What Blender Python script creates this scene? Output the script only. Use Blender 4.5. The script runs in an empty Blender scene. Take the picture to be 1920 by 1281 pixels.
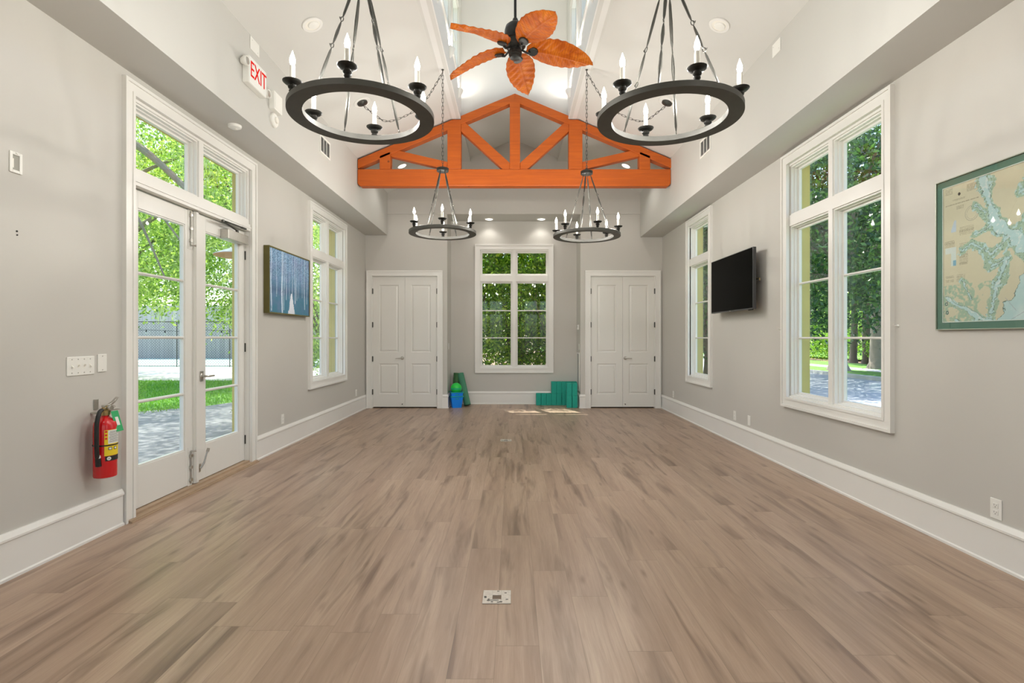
import bpy, math, random
import numpy as np
from mathutils import Vector, Matrix, noise
random.seed(7)
PI = math.pi
SC = bpy.context.scene
COL = SC.collection

# ---------------------------------------------------------------- camera, sky, sun, exposure
cam_d = bpy.data.cameras.new('camera')
cam_d.sensor_width = 36.0
cam_d.lens = 970.0 / 1920.0 * 36.0
cam_d.shift_x = -2.0 / 1920.0
cam_d.shift_y = -7.0 / 1920.0
cam_d.clip_start = 0.05
cam_d.clip_end = 400
cam = bpy.data.objects.new('camera', cam_d)
cam.location = (0, 0, 1.30)
cam.rotation_euler = (PI / 2, 0, 0)
COL.objects.link(cam)
SC.camera = cam

world = bpy.data.worlds.new('sky')
SC.world = world
world.use_nodes = True
wn = world.node_tree
wn.nodes.clear()
w_out = wn.nodes.new('ShaderNodeOutputWorld')
w_bg = wn.nodes.new('ShaderNodeBackground')
w_sky = wn.nodes.new('ShaderNodeTexSky')
w_sky.sky_type = 'NISHITA'
w_sky.sun_disc = False
w_sky.sun_elevation = math.radians(60)
w_sky.sun_rotation = math.radians(-20)
w_sky.dust_density = 2.0
w_bg.inputs['Strength'].default_value = 0.50
wn.links.new(w_sky.outputs[0], w_bg.inputs[0])
wn.links.new(w_bg.outputs[0], w_out.inputs[0])

sun_d = bpy.data.lights.new('sun', 'SUN')
sun_d.energy = 9.0
sun_d.angle = math.radians(0.53)
sun_d.color = (1.0, 0.95, 0.86)
sun = bpy.data.objects.new('sun', sun_d)
sun.rotation_euler = Vector((0.20, -0.46, -0.866)).to_track_quat('-Z', 'Y').to_euler()
sun.location = (-6, 20, 30)
COL.objects.link(sun)

SC.view_settings.view_transform = 'Standard'
SC.view_settings.look = 'None'
SC.view_settings.exposure = 0.11
SC.view_settings.gamma = 1.0
SC.view_settings.use_curve_mapping = False
BULB_W = 10.5
CAN_W = 70.0

# ---------------------------------------------------------------- mesh helpers
class MB:
    def __init__(s):
        s.v = []; s.f = []
    def add(s, vs, fs):
        n = len(s.v); s.v += [tuple(p) for p in vs]; s.f += [tuple(i + n for i in f) for f in fs]; return s
    def box(s, x0, x1, y0, y1, z0, z1):
        if x0 > x1: x0, x1 = x1, x0
        if y0 > y1: y0, y1 = y1, y0
        if z0 > z1: z0, z1 = z1, z0
        return s.add([(x0,y0,z0),(x1,y0,z0),(x1,y1,z0),(x0,y1,z0),(x0,y0,z1),(x1,y0,z1),(x1,y1,z1),(x0,y1,z1)],
                     [(0,3,2,1),(4,5,6,7),(0,1,5,4),(1,2,6,5),(2,3,7,6),(3,0,4,7)])
    def prism(s, poly, axis, a, b):
        n = len(poly)
        def mk(p, t):
            if axis == 'y': return (p[0], t, p[1])
            if axis == 'x': return (t, p[0], p[1])
            return (p[0], p[1], t)
        vs = [mk(p, a) for p in poly] + [mk(p, b) for p in poly]
        fs = [tuple(range(n)), tuple(range(2*n-1, n-1, -1))]
        fs += [((i+1) % n, i, i+n, (i+1) % n + n) for i in range(n)]
        return s.add(vs, fs)
    def tube(s, pts, r, n=8, caps=True, flat=1.0):
        pts = [Vector(p) for p in pts]
        rs = r if isinstance(r, (list, tuple)) else [r] * len(pts)
        vs = []; fs = []
        prev = None
        for i, p in enumerate(pts):
            t = (pts[min(i+1, len(pts)-1)] - pts[max(i-1, 0)])
            if t.length < 1e-9: t = Vector((0, 0, 1))
            t.normalize()
            if prev is None:
                up = Vector((0, 0, 1)) if abs(t.z) < 0.95 else Vector((1, 0, 0))
                a = t.cross(up).normalized()
            else:
                a = (prev - t * prev.dot(t)).normalized()
            prev = a
            b = t.cross(a)
            for k in range(n):
                an = 2 * PI * k / n
                vs.append(p + a * math.cos(an) * rs[i] + b * math.sin(an) * rs[i] * flat)
        for i in range(len(pts) - 1):
            for k in range(n):
                fs.append((i*n+k, i*n+(k+1) % n, (i+1)*n+(k+1) % n, (i+1)*n+k))
        if caps:
            fs.append(tuple(range(n-1, -1, -1))); fs.append(tuple(range((len(pts)-1)*n, len(pts)*n)))
        return s.add(vs, fs)
    def loop(s, pts, r, n=5):
        """closed tube"""
        pts = [Vector(p) for p in pts]; m = len(pts)
        c = sum(pts, Vector()) / m
        nrm = (pts[0]-c).cross(pts[m//4]-c).normalized()
        vs = []; fs = []
        for i, p in enumerate(pts):
            t = (pts[(i+1) % m] - pts[i-1]).normalized()
            b = t.cross(nrm)
            for k in range(n):
                an = 2*PI*k/n
                vs.append(p + nrm*math.cos(an)*r + b*math.sin(an)*r)
        for i in range(m):
            for k in range(n):
                j = (i+1) % m
                fs.append((i*n+k, i*n+(k+1) % n, j*n+(k+1) % n, j*n+k))
        return s.add(vs, fs)
    def lathe(s, prof, n=24, c=(0, 0, 0), axis='z'):
        vs = []; fs = []
        for (r, h) in prof:
            for k in range(n):
                a = 2*PI*k/n
                x, y = r*math.cos(a), r*math.sin(a)
                if axis == 'z': vs.append((c[0]+x, c[1]+y, c[2]+h))
                elif axis == 'y': vs.append((c[0]+x, c[1]+h, c[2]+y))
                else: vs.append((c[0]+h, c[1]+x, c[2]+y))
        for i in range(len(prof)-1):
            for k in range(n):
                fs.append((i*n+k, i*n+(k+1) % n, (i+1)*n+(k+1) % n, (i+1)*n+k))
        fs.append(tuple(range(n-1, -1, -1))); fs.append(tuple(range((len(prof)-1)*n, len(prof)*n)))
        return s.add(vs, fs)
    def holed(s, axis, a, b, u0, u1, w0, w1, holes, eps=0):
        """slab (thickness a..b along axis) spanning u,w with rectangular holes"""
        us = sorted(set([u0, u1] + [h[i] for h in holes for i in (0, 1) if u0 < h[i] < u1]))
        ws = sorted(set([w0, w1] + [h[i] for h in holes for i in (2, 3) if w0 < h[i] < w1]))
        for i in range(len(us)-1):
            run = None
            for j in range(len(ws)-1):
                cu, cw = (us[i]+us[i+1])/2, (ws[j]+ws[j+1])/2
                solid = not any(h[0] < cu < h[1] and h[2] < cw < h[3] for h in holes)
                if solid:
                    if run is None: run = ws[j]
                if (not solid or j == len(ws)-2) and run is not None:
                    top = ws[j+1] if solid else ws[j]
                    if axis == 'x': s.box(a, b, us[i], us[i+1], run, top)
                    elif axis == 'y': s.box(us[i], us[i+1], a, b, run, top)
                    else: s.box(us[i], us[i+1], run, top, a, b)
                    run = None
        return s
    def frame(s, u0, u1, w0, w1, wd, v0, v1):
        """rectangular ring in the local xz plane, y from v0 to v1"""
        s.box(u0, u0+wd, v0, v1, w0, w1); s.box(u1-wd, u1, v0, v1, w0, w1)
        s.box(u0+wd, u1-wd, v0, v1, w0, w0+wd); s.box(u0+wd, u1-wd, v0, v1, w1-wd, w1)
        return s
    def build(s, name, m, parent=None, smooth=False, bevel=0, loc=None):
        me = bpy.data.meshes.new(name)
        me.from_pydata(s.v, [], s.f)
        if smooth:
            me.polygons.foreach_set('use_smooth', [True]*len(me.polygons))
        me.validate()
        me.materials.append(m)
        o = bpy.data.objects.new(name, me)
        COL.objects.link(o)
        if parent: o.parent = parent
        if loc: o.location = loc
        if bevel:
            b = o.modifiers.new('bevel', 'BEVEL'); b.width = bevel; b.segments = 2; b.limit_method = 'ANGLE'; b.angle_limit = math.radians(40)
        if smooth:
            try:
                e = o.modifiers.new('edges', 'EDGE_SPLIT'); e.split_angle = math.radians(38)
            except Exception: pass
        return o

def tag(o, label, cat, group=None, kind=None):
    if label: o['label'] = label
    if cat: o['category'] = cat
    if group: o['group'] = group
    if kind: o['kind'] = kind
    return o
def empty(name, loc=(0, 0, 0), rz=0, label=None, cat=None, group=None, kind=None):
    o = bpy.data.objects.new(name, None); o.empty_display_size = 0.1
    o.location = loc; o.rotation_euler = (0, 0, rz); COL.objects.link(o)
    return tag(o, label, cat, group, kind)
def struct(o, label=None):
    o['kind'] = 'structure'
    if label: o['label'] = label
    return o

# ---------------------------------------------------------------- material helpers
class NT:
    def __init__(s, name):
        s.m = bpy.data.materials.new(name); s.m.use_nodes = True
        s.t = s.m.node_tree; s.t.nodes.clear()
        s.out = s.t.nodes.new('ShaderNodeOutputMaterial')
    def n(s, typ, **kw):
        nd = s.t.nodes.new('ShaderNode' + typ)
        for k, v in kw.items():
            if k == 'ins':
                for kk, vv in v.items():
                    if hasattr(vv, 'is_output'): s.t.links.new(vv, nd.inputs[kk])
                    else: nd.inputs[kk].default_value = vv
            else: setattr(nd, k, v)
        return nd
    def l(s, a, b): s.t.links.new(a, b)
    def math(s, op, a, b=None, c=None):
        nd = s.n('Math', operation=op)
        for i, x in enumerate((a, b, c)):
            if x is None: continue
            if hasattr(x, 'is_output'): s.l(x, nd.inputs[i])
            else: nd.inputs[i].default_value = x
        return nd.outputs[0]
    def xyz(s, x, y, z=0):
        nd = s.n('CombineXYZ')
        for i, q in enumerate((x, y, z)):
            if hasattr(q, 'is_output'): s.l(q, nd.inputs[i])
            else: nd.inputs[i].default_value = q
        return nd.outputs[0]
    def noise(s, vec, scale=5, detail=3, rough=.5, dist=0, out=0):
        nd = s.n('TexNoise', ins={'Scale': scale, 'Detail': detail, 'Roughness': rough, 'Distortion': dist})
        if vec is not None: s.l(vec, nd.inputs['Vector'])
        return nd.outputs[out]
    def ramp(s, fac, stops):
        nd = s.n('ValToRGB'); s.l(fac, nd.inputs[0])
        e = nd.color_ramp.elements
        while len(e) < len(stops): e.new(0.5)
        for i, (p, c) in enumerate(stops):
            e[i].position = p; e[i].color = (c[0], c[1], c[2], 1) if hasattr(c, '__len__') else (c, c, c, 1)
        return nd.outputs[0]
    def mix(s, fac, a, b, mode='MIX'):
        nd = s.n('Mix', data_type='RGBA', blend_type=mode)
        for i, x in ((0, fac), (6, a), (7, b)):
            if hasattr(x, 'is_output'): s.l(x, nd.inputs[i])
            elif i == 0: nd.inputs[0].default_value = x
            else: nd.inputs[i].default_value = (x[0], x[1], x[2], 1)
        return nd.outputs[2]
    def bsdf(s, **ins):
        nd = s.n('BsdfPrincipled')
        for k, v in ins.items():
            k = k.replace('_', ' ')
            if hasattr(v, 'is_output'): s.l(v, nd.inputs[k])
            elif isinstance(v, tuple) and len(v) == 3: nd.inputs[k].default_value = (*v, 1)
            else: nd.inputs[k].default_value = v
        return nd
    def bump(s, h, strength=.2, dist=.01):
        nd = s.n('Bump', ins={'Strength': strength, 'Distance': dist}); s.l(h, nd.inputs['Height'])
        return nd.outputs[0]
    def done(s, sh): s.l(sh, s.out.inputs[0]); return s.m

def simple(name, col, rough=.5, metal=0.0, var=.06, scale=8, bump=0.0, spec=.5, coat=0.0):
    t = NT(name)
    p = t.n('NewGeometry').outputs['Position']
    n = t.noise(p, scale, 4)
    c = t.mix(n, tuple(x*(1-var) for x in col), tuple(min(1, x*(1+var)) for x in col))
    b = t.bsdf(Base_Color=c, Roughness=rough, Metallic=metal)
    b.inputs['Specular IOR Level'].default_value = spec
    b.inputs['Coat Weight'].default_value = coat
    if bump: t.l(t.bump(t.noise(p, scale*12, 4), bump, .002), b.inputs['Normal'])
    return t.done(b.outputs[0])

M = {}
M['wall'] = simple('grey_wall_paint', (.56, .54, .497), .55, var=.02, scale=.8, bump=.05)
M['soffit'] = simple('light_soffit_paint', (.56, .548, .51), .6, var=.02, scale=.8, bump=.05)
M['ceil'] = simple('white_ceiling_paint', (.655, .645, .61), .7, var=.015, scale=.8)
M['lantern'] = simple('lantern_white_paint', (.76, .75, .725), .6, var=.01, scale=1)
M['trim'] = simple('white_gloss_trim', (.80, .785, .745), .35, var=.025, scale=3)
M['door'] = simple('white_door_paint', (.76, .745, .70), .38, var=.02, scale=2)
M['plate'] = simple('white_plastic', (.82, .81, .76), .35, var=.01)
M['ochre'] = simple('ochre_stucco', (.60, .47, .155), .85, var=.12, scale=5, bump=.4)
M['black'] = simple('black_iron', (.030, .029, .026), .42, metal=.6, var=.35, scale=30, bump=.15)
M['ring'] = simple('dark_grey_iron', (.085, .083, .073), .5, metal=.35, var=.22, scale=14, bump=.1)
M['bronze'] = simple('dark_bronze', (.075, .074, .066), .38, metal=.75, var=.3, scale=25)
M['steel'] = simple('brushed_steel', (.52, .50, .46), .32, metal=.95, var=.1, scale=40)
M['dark'] = simple('dark_void', (.02, .02, .02), .8)
M['candle'] = simple('ivory_candle_sleeve', (.85, .82, .74), .5, var=.02)
M['tvscreen'] = simple('black_screen', (.0015, .0015, .0015), .25, var=.1, spec=.02)
M['tvbezel'] = simple('dark_grey_bezel', (.05, .05, .052), .35, var=.05)
M['rubber'] = simple('black_rubber', (.012, .012, .012), .5)
M['red'] = simple('red_enamel', (.62, .006, .010), .22, var=.04, coat=.6)
M['yellow'] = simple('yellow_label', (.85, .62, .02), .5)
M['white'] = simple('white_paper', (.80, .80, .76), .5)
M['greentag'] = simple('green_tag', (.03, .38, .13), .5)
M['exitred'] = simple('exit_red', (.75, .02, .02), .4)
M['teal'] = simple('teal_foam', (.012, .34, .255), .8, var=.10, scale=20, bump=.3)
M['matgreen'] = simple('green_mat', (.07, .25, .15), .85, var=.08, scale=30, bump=.3)
M['matdark'] = simple('dark_green_mat', (.055, .15, .055), .85, var=.1, scale=30, bump=.3)
M['blue'] = simple('blue_plastic', (.0, .24, .90), .35, var=.03)
M['bluegreen'] = simple('teal_green_plastic', (.0, .36, .27), .35, var=.03)
M['ball'] = simple('bright_green_vinyl', (.015, .58, .06), .38, var=.04)
M['olive'] = simple('olive_frame', (.115, .10, .022), .45, var=.2, scale=12)
M['goldline'] = simple('pewter_frame', (.33, .36, .29), .35, metal=.5)
M['matboard'] = simple('green_matboard', (.115, .215, .165), .8, var=.05)
M['threshold'] = simple('tan_wood_threshold', (.42, .30, .20), .5, var=.2, scale=9)
M['tankgreen'] = simple('green_hull', (.05, .1, .06), .6)
M['brass'] = simple('brass', (.55, .42, .2), .35, metal=.9)
M['copper'] = simple('copper_orange_paint', (.62, .25, .10), .5)
M['zinc'] = simple('pale_zinc', (.52, .54, .56), .5, metal=.2)

def glass_mat(name='window_glass', tint=(.93, .96, .95), refl=1.0):
    t = NT(name)
    tr = t.n('BsdfTransparent'); tr.inputs[0].default_value = (*tint, 1)
    gl = t.n('BsdfGlossy'); gl.inputs['Roughness'].default_value = 0.01
    lw = t.n('LayerWeight', ins={'Blend': .5})
    fr = t.math('ADD', .035, t.math('MULTIPLY', t.math('POWER', lw.outputs['Facing'], 5.0), .8))
    mx = t.n('MixShader'); t.l(t.math('MULTIPLY', fr, refl), mx.inputs[0])
    t.l(tr.outputs[0], mx.inputs[1]); t.l(gl.outputs[0], mx.inputs[2])
    return t.done(mx.outputs[0])
M['glass'] = glass_mat()

def bulb_mat():
    t = NT('glowing_bulb_glass')
    e = t.n('Emission'); e.inputs[0].default_value = (1, .93, .82, 1); e.inputs[1].default_value = 9
    tr = t.n('BsdfTransparent')
    a = t.n('AddShader'); t.l(e.outputs[0], a.inputs[0]); t.l(tr.outputs[0], a.inputs[1])
    return t.done(a.outputs[0])
M['bulb'] = bulb_mat()
def emit_mat(name, col, s):
    t = NT(name)
    e = t.n('Emission'); e.inputs[0].default_value = (*col, 1); e.inputs[1].default_value = s
    return t.done(e.outputs[0])
M['lamp'] = emit_mat('lamp_glow', (1, .95, .88), 6)
M['reddiode'] = emit_mat('exit_letter_glow', (1, .03, .02), .75)

def floor_mat():
    t = NT('wood_plank_floor')
    g = t.n('NewGeometry').outputs['Position']
    sp = t.n('SeparateXYZ'); t.l(g, sp.inputs[0])
    X, Y = sp.outputs[0], sp.outputs[1]
    W, L = .183, 1.22
    u = t.math('DIVIDE', t.math('ADD', X, 20.02), W)
    ci = t.math('FLOOR', u)
    wn1 = t.n('TexWhiteNoise', noise_dimensions='1D'); t.l(ci, wn1.inputs['W'])
    v = t.math('ADD', t.math('DIVIDE', t.math('ADD', Y, 20), L), t.math('MULTIPLY', wn1.outputs[0], 7.3))
    ri = t.math('FLOOR', v)
    wn2 = t.n('TexWhiteNoise', noise_dimensions='2D'); t.l(t.xyz(ci, ri), wn2.inputs['Vector'])
    rid = wn2.outputs[0]
    fu = t.math('FRACT', u); fv = t.math('FRACT', v)
    off = t.math('MULTIPLY', rid, 37.0)
    warp = t.noise(t.xyz(t.math('MULTIPLY', X, 3), t.math('MULTIPLY', Y, 1.3), off), 1.0, 2, .5)
    xw = t.math('ADD', X, t.math('MULTIPLY', warp, .05))
    base = t.noise(t.xyz(t.math('MULTIPLY', xw, 7), t.math('MULTIPLY', Y, .7), t.math('MULTIPLY', off, .4)), 1.0, 4, .55, .5)
    streak = t.noise(t.xyz(t.math('MULTIPLY', xw, 12), t.math('MULTIPLY', Y, 1.1), t.math('ADD', off, 9.0)), 1.0, 4, .5, .6)
    lines = t.noise(t.xyz(t.math('MULTIPLY', xw, 75), t.math('MULTIPLY', Y, 1.6), off), 1.0, 4, .65, .3)
    fine = t.noise(t.xyz(t.math('MULTIPLY', xw, 260), t.math('MULTIPLY', Y, 9), off), 1.0, 3, .6)
    knot = t.n('TexVoronoi', ins={'Scale': 1.0, 'Randomness': 1.0}); t.l(t.xyz(t.math('MULTIPLY', xw, 7.5), t.math('MULTIPLY', Y, 1.9), off), knot.inputs['Vector'])
    c = t.ramp(base, [(.28, (.30, .203, .140)), (.50, (.405, .286, .203)), (.72, (.475, .350, .255))])
    st = t.ramp(streak, [(.53, 0), (.62, .42), (.72, .95)])
    c = t.mix(st, c, (.15, .092, .060))
    c = t.mix(t.ramp(lines, [(.42, 0), (.62, .26), (.78, .55)]), c, (.27, .175, .118))
    c = t.mix(t.ramp(lines, [(.22, .35), (.40, 0)]), c, (.54, .42, .32))
    kn = t.ramp(knot.outputs['Distance'], [(.02, 1), (.13, 0)])
    c = t.mix(t.math('MULTIPLY', kn, .65), c, (.15, .09, .055))
    c = t.mix(t.math('MULTIPLY', t.math('SUBTRACT', fine, .35), .5), c, (.19, .125, .083))
    tint = t.ramp(rid, [(0, (.95, .93, .92)), (.35, (1.01, .995, .98)), (.65, (1.0, .975, .975)), (1, (1.04, 1.03, 1.01))])
    c = t.mix(1.0, c, tint, 'MULTIPLY')
    eu = t.math('MINIMUM', fu, t.math('SUBTRACT', 1.0, fu))
    ev = t.math('MINIMUM', fv, t.math('SUBTRACT', 1.0, fv))
    gap = t.math('MAXIMUM', t.math('LESS_THAN', eu, .006), t.math('LESS_THAN', ev, .0012))
    c = t.mix(t.math('MULTIPLY', gap, .42), c, (.09, .06, .04))
    b = t.bsdf(Base_Color=c, Roughness=t.math('ADD', .31, t.math('MULTIPLY', fine, .14)))
    b.inputs['Specular IOR Level'].default_value = .7
    t.l(t.bump(t.math('SUBTRACT', fine, t.math('MULTIPLY', gap, 1.5)), .10, .002), b.inputs['Normal'])
    return t.done(b.outputs[0])
M['floor'] = floor_mat()

def pine_mat():
    t = NT('orange_stained_pine')
    g = t.n('TexCoord').outputs['Object']
    n1 = t.noise(g, 3.2, 4, .5, .6)
    mp = t.n('Mapping'); t.l(g, mp.inputs[0]); mp.inputs['Scale'].default_value = (1.5, 8, 26)
    n2 = t.noise(mp.outputs[0], 1.0, 4, .6, .8)
    vo = t.n('TexVoronoi', ins={'Scale': 2.6, 'Randomness': 1.0}); t.l(g, vo.inputs['Vector'])
    c = t.ramp(n2, [(.25, (.44, .082, .002)), (.55, (.55, .108, .003)), (.8, (.64, .140, .005))])
    c = t.mix(t.math('MULTIPLY', n1, .35), c, (.32, .045, .002))
    k = t.ramp(vo.outputs['Distance'], [(.025, 1), (.06, 0)])
    c = t.mix(t.math('MULTIPLY', k, .85), c, (.11, .018, .003))
    b = t.bsdf(Base_Color=c, Roughness=.5)
    return t.done(b.outputs[0])
M['pine'] = pine_mat()

def blade_mat():
    t = NT('carved_orange_leaf_wood')
    g = t.n('TexCoord').outputs['Object']
    n1 = t.noise(g, 9, 4, .6, .5)
    w = t.n('TexWave', ins={'Scale': 14.0, 'Distortion': 6.0, 'Detail': 2.0}); t.l(g, w.inputs['Vector'])
    c = t.ramp(n1, [(.3, (.36, .062, .002)), (.55, (.56, .125, .005)), (.75, (.72, .22, .02))])
    c = t.mix(t.math('MULTIPLY', w.outputs['Fac'], .3), c, (.26, .035, .002))
    b = t.bsdf(Base_Color=c, Roughness=.5)
    b.inputs['Specular IOR Level'].default_value = .22
    return t.done(b.outputs[0])
M['blade'] = blade_mat()

def attr_mat(name, rough=.5, spec=.4, bump=0):
    t = NT(name)
    a = t.n('VertexColor'); a.layer_name = 'Col'
    b = t.bsdf(Base_Color=a.outputs[0], Roughness=rough)
    b.inputs['Specular IOR Level'].default_value = spec
    if bump:
        t.l(t.bump(t.noise(t.n('TexCoord').outputs['Object'], 130, 3), bump, .003), b.inputs['Normal'])
    return t.done(b.outputs[0])
M['paint'] = attr_mat('painted_canvas', .5, .4, .5)
M['chart'] = attr_mat('printed_chart_paper', .7, .2)

# ---------------------------------------------------------------- dimensions of the room
XL, XR, YB, YA, YF = -2.725, 2.755, 9.553, 10.13, -3.2
SL, SR = -2.315, 2.345           # inner faces of the two soffits
ZSL, ZSR = 3.19, 3.155           # their undersides
ZSP, ZLN, ZRIDGE = 3.97, 4.55, 4.95
LL, LR, LY = -.78, .82, 7.80     # lantern walls and its end wall
AL, AR, ZA = -1.216, 1.245, 3.58 # alcove
ZT = 6.55
OUT_L, OUT_R = -2.96, 2.965

o = MB().box(OUT_L, OUT_R, YF-.15, YA+.2, -.12, 0).build('floor', M['floor']); struct(o)

WIN_H = (.71, 3.03)
def win_hole(c, half): return (c-half, c+half, WIN_H[0], WIN_H[1])
D_FR = (3.70, 5.35)
holes_L = [(D_FR[0], D_FR[1], .0, 3.03), win_hole(7.64, .667), win_hole(-1.3, .667)]
holes_R = [win_hole(4.50, .667), win_hole(7.66, .415), win_hole(-.9, .667)]
mb = MB().holed('x', XL, XL-.135, YF, YB+.1, 0, 4.1, holes_L)
struct(mb.build('wall_left', M['wall']))
mb = MB().holed('x', XR, XR+.11, YF, YB+.1, 0, 4.1, holes_R)
struct(mb.build('wall_right', M['wall']))
mb = MB().holed('x', XL-.135, OUT_L, YF-.15, YA+.2, -.1, 3.55, [(h[0]-(.1 if h[2] == 0 else 0), h[1]+(.1 if h[2] == 0 else 0), h[2]-.1, h[3]) for h in holes_L])
struct(mb.build('wall_outer_left', M['ochre']), 'ochre stucco outside face of the left wall')
mb = MB().holed('x', XR+.11, OUT_R, YF-.15, YA+.2, -.1, 3.55, holes_R)
struct(mb.build('wall_outer_right', M['ochre']), 'ochre stucco outside face of the right wall')
# end walls
cl_l = (-2.605, -1.395); cl_r = (1.426, 2.626)
mb = MB().holed('y', YB, YB+.1, XL-.1, AL, 0, ZA, [(cl_l[0], cl_l[1], 0, 2.443)])
mb.holed('y', YB, YB+.1, AR, XR+.1, 0, ZA, [(cl_r[0], cl_r[1], 0, 2.443)])
mb.box(AL-.10, AL-.0005, YB+.05, YA, 0, ZA-.001)
mb.box(AR+.0005, AR+.10, YB+.05, YA, 0, ZA-.001)
mb.box(XL-.1, AL-.1, YA-.05, YA, 0, ZA); mb.box(AR+.1, XR+.1, YA-.05, YA, 0, ZA)
struct(mb.build('wall_closet', M['wall']), 'grey end wall holding both closets')
struct(MB().holed('y', YA, YA+.135, XL-.2, XR+.2, 0, ZA+.3, [(.022-.667, .022+.667, WIN_H[0], WIN_H[1])]).build('wall_alcove', M['wall']))
struct(MB().holed('y', YA+.135, YA+.24, OUT_L, OUT_R, -.1, 4.2, [(.022-.667, .022+.667, WIN_H[0], WIN_H[1])]).build('wall_outer_back', M['ochre']))
cx = .02
mb = MB().prism([(XL-.2, ZA), (XR+.2, ZA), (XR+.2, 3.85), (SR, ZSP+.03), (cx, ZRIDGE+.04), (SL, ZSP+.03), (XL-.2, 3.85)], 'y', YB-.02, YB+.16)
struct(mb.build('wall_gable', M['wall']))
struct(MB().box(XL, XR, YB+.16, YA+.05, ZA, ZA+.1).build('ceiling_alcove', M['soffit']))
mb = MB().holed('y', YF, YF-.15, XL-.2, XR+.2, 0, 4.1, [(-1.9, -.35, .71, 3.03), (.39, 1.94, .71, 3.03)])
mb.prism([(XL-.2, 4.1), (XR+.2, 4.1), (cx, 5.3)], 'y', YF-.15, YF)
struct(mb.build('wall_front', M['wall']))
# soffits
struct(MB().box(XL-.12, SL, YF, YB-.02, ZSL, ZSP+.10).build('trim_1', M['soffit']), 'boxed soffit running along the left wall')
struct(MB().box(SR, XR+.1, YF, YB-.02, ZSR, ZSP+.10).build('trim_2', M['soffit']), 'boxed soffit running along the right wall')
# ceiling: two slopes with the lantern opening between them
def slope(x): return ZRIDGE - .42*abs(x-cx)*(ZRIDGE-ZSP)/(.42*(cx-SL))
T = .14
zl = lambda x: slope(x)
y0, y1, y2 = YF-.4, LY, YA+.15
mb = MB()  # left slope overhangs the wall as an unseen eave added to block sun
mb.prism([(-3.62, zl(-3.62)), (-.93, ZLN+.003), (LL-.012, ZLN), (LL-.012, ZLN+.2), (-.93, ZLN+T+.1), (-3.62, zl(-3.62)+T)], 'y', y0, y1)
mb.prism([(3.5, zl(3.5)), (.97, ZLN+.003), (LR+.012, ZLN), (LR+.012, ZLN+.2), (.97, ZLN+T+.1), (3.5, zl(3.5)+T)], 'y', y0, y1)
mb.prism([(-3.62, zl(-3.62)), (-.93, ZLN+.003), (LL, ZLN), (LL, zl(LL)), (cx, ZRIDGE), (LR, zl(LR)), (LR, ZLN), (.97, ZLN+.003), (3.5, zl(3.5)),
          (3.5, zl(3.5)+T), (cx, ZRIDGE+.2), (-3.62, zl(-3.62)+T)], 'y', y1, y2)
struct(mb.build('ceiling', M['ceil']))
# lantern
lw = [(6.89+.03-1.06*k-.36, 6.92-1.06*k+.36, 4.98, 5.95) for k in range(9)]
struct(MB().holed('x', LL, LL-.12, YF, LY-.02, ZLN+.001, ZT, lw).build('wall_lantern_left', M['lantern']))
struct(MB().holed('x', LR, LR+.12, YF, LY-.02, ZLN+.001, ZT, lw).build('wall_lantern_right', M['lantern']))
struct(MB().prism([(LL-.12, zl(LL)), (LL, zl(LL)), (cx, ZRIDGE), (LR, zl(LR)), (LR+.12, zl(LR)), (LR+.12, ZT), (LL-.12, ZT)], 'y', LY-.02, LY+.1).build('wall_lantern_back', M['lantern']))
struct(MB().box(LL-.12, LR+.12, YF-.1, YF, ZLN+.1, ZT).build('wall_lantern_front', M['lantern']))
struct(MB().prism([(LL-.4, ZT-.02), (cx, ZT+.28), (LR+.4, ZT-.02), (LR+.4, ZT+.1), (cx, ZT+.42), (LL-.4, ZT+.1)], 'y', YF-.3, LY+.3).build('ceiling_lantern', M['lantern']))

# baseboards
BP = [(0, 0), (.028, 0), (.028, .014), (.018, .02), (.018, .205), (.027, .212), (.027, .224), (.012, .252), (0, .252)]
def base(mb, p0, p1, n, h=1.0):
    p0, p1, n = Vector((*p0, 0)), Vector((*p1, 0)), Vector((*n, 0))
    k = len(BP)
    vs = [p0 + n*a + Vector((0, 0, b*h)) for a, b in BP] + [p1 + n*a + Vector((0, 0, b*h)) for a, b in BP]
    fs = [tuple(range(k)), tuple(range(2*k-1, k-1, -1))] + [((i+1) % k, i, i+k, (i+1) % k+k) for i in range(k)]
    mb.add(vs, fs)
mb = MB(); base(mb, (XL, YF), (XL, 3.592), (1, 0)); base(mb, (XL, 5.462), (XL, YB), (1, 0)); struct(mb.build('baseboard_left', M['trim']))
mb = MB(); base(mb, (XR, YF), (XR, YB), (-1, 0)); struct(mb.build('baseboard_right', M['trim']))
mb = MB(); base(mb, (AL, YA), (AR, YA), (0, -1)); base(mb, (AL, YB-.02), (AL, YA), (1, 0)); base(mb, (AR, YB-.02), (AR, YA), (-1, 0))
base(mb, (-1.303, YB), (AL+.02, YB), (0, -1)); base(mb, (AR-.02, YB), (1.33, YB), (0, -1))
struct(mb.build('baseboard_back', M['trim']))

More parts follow.
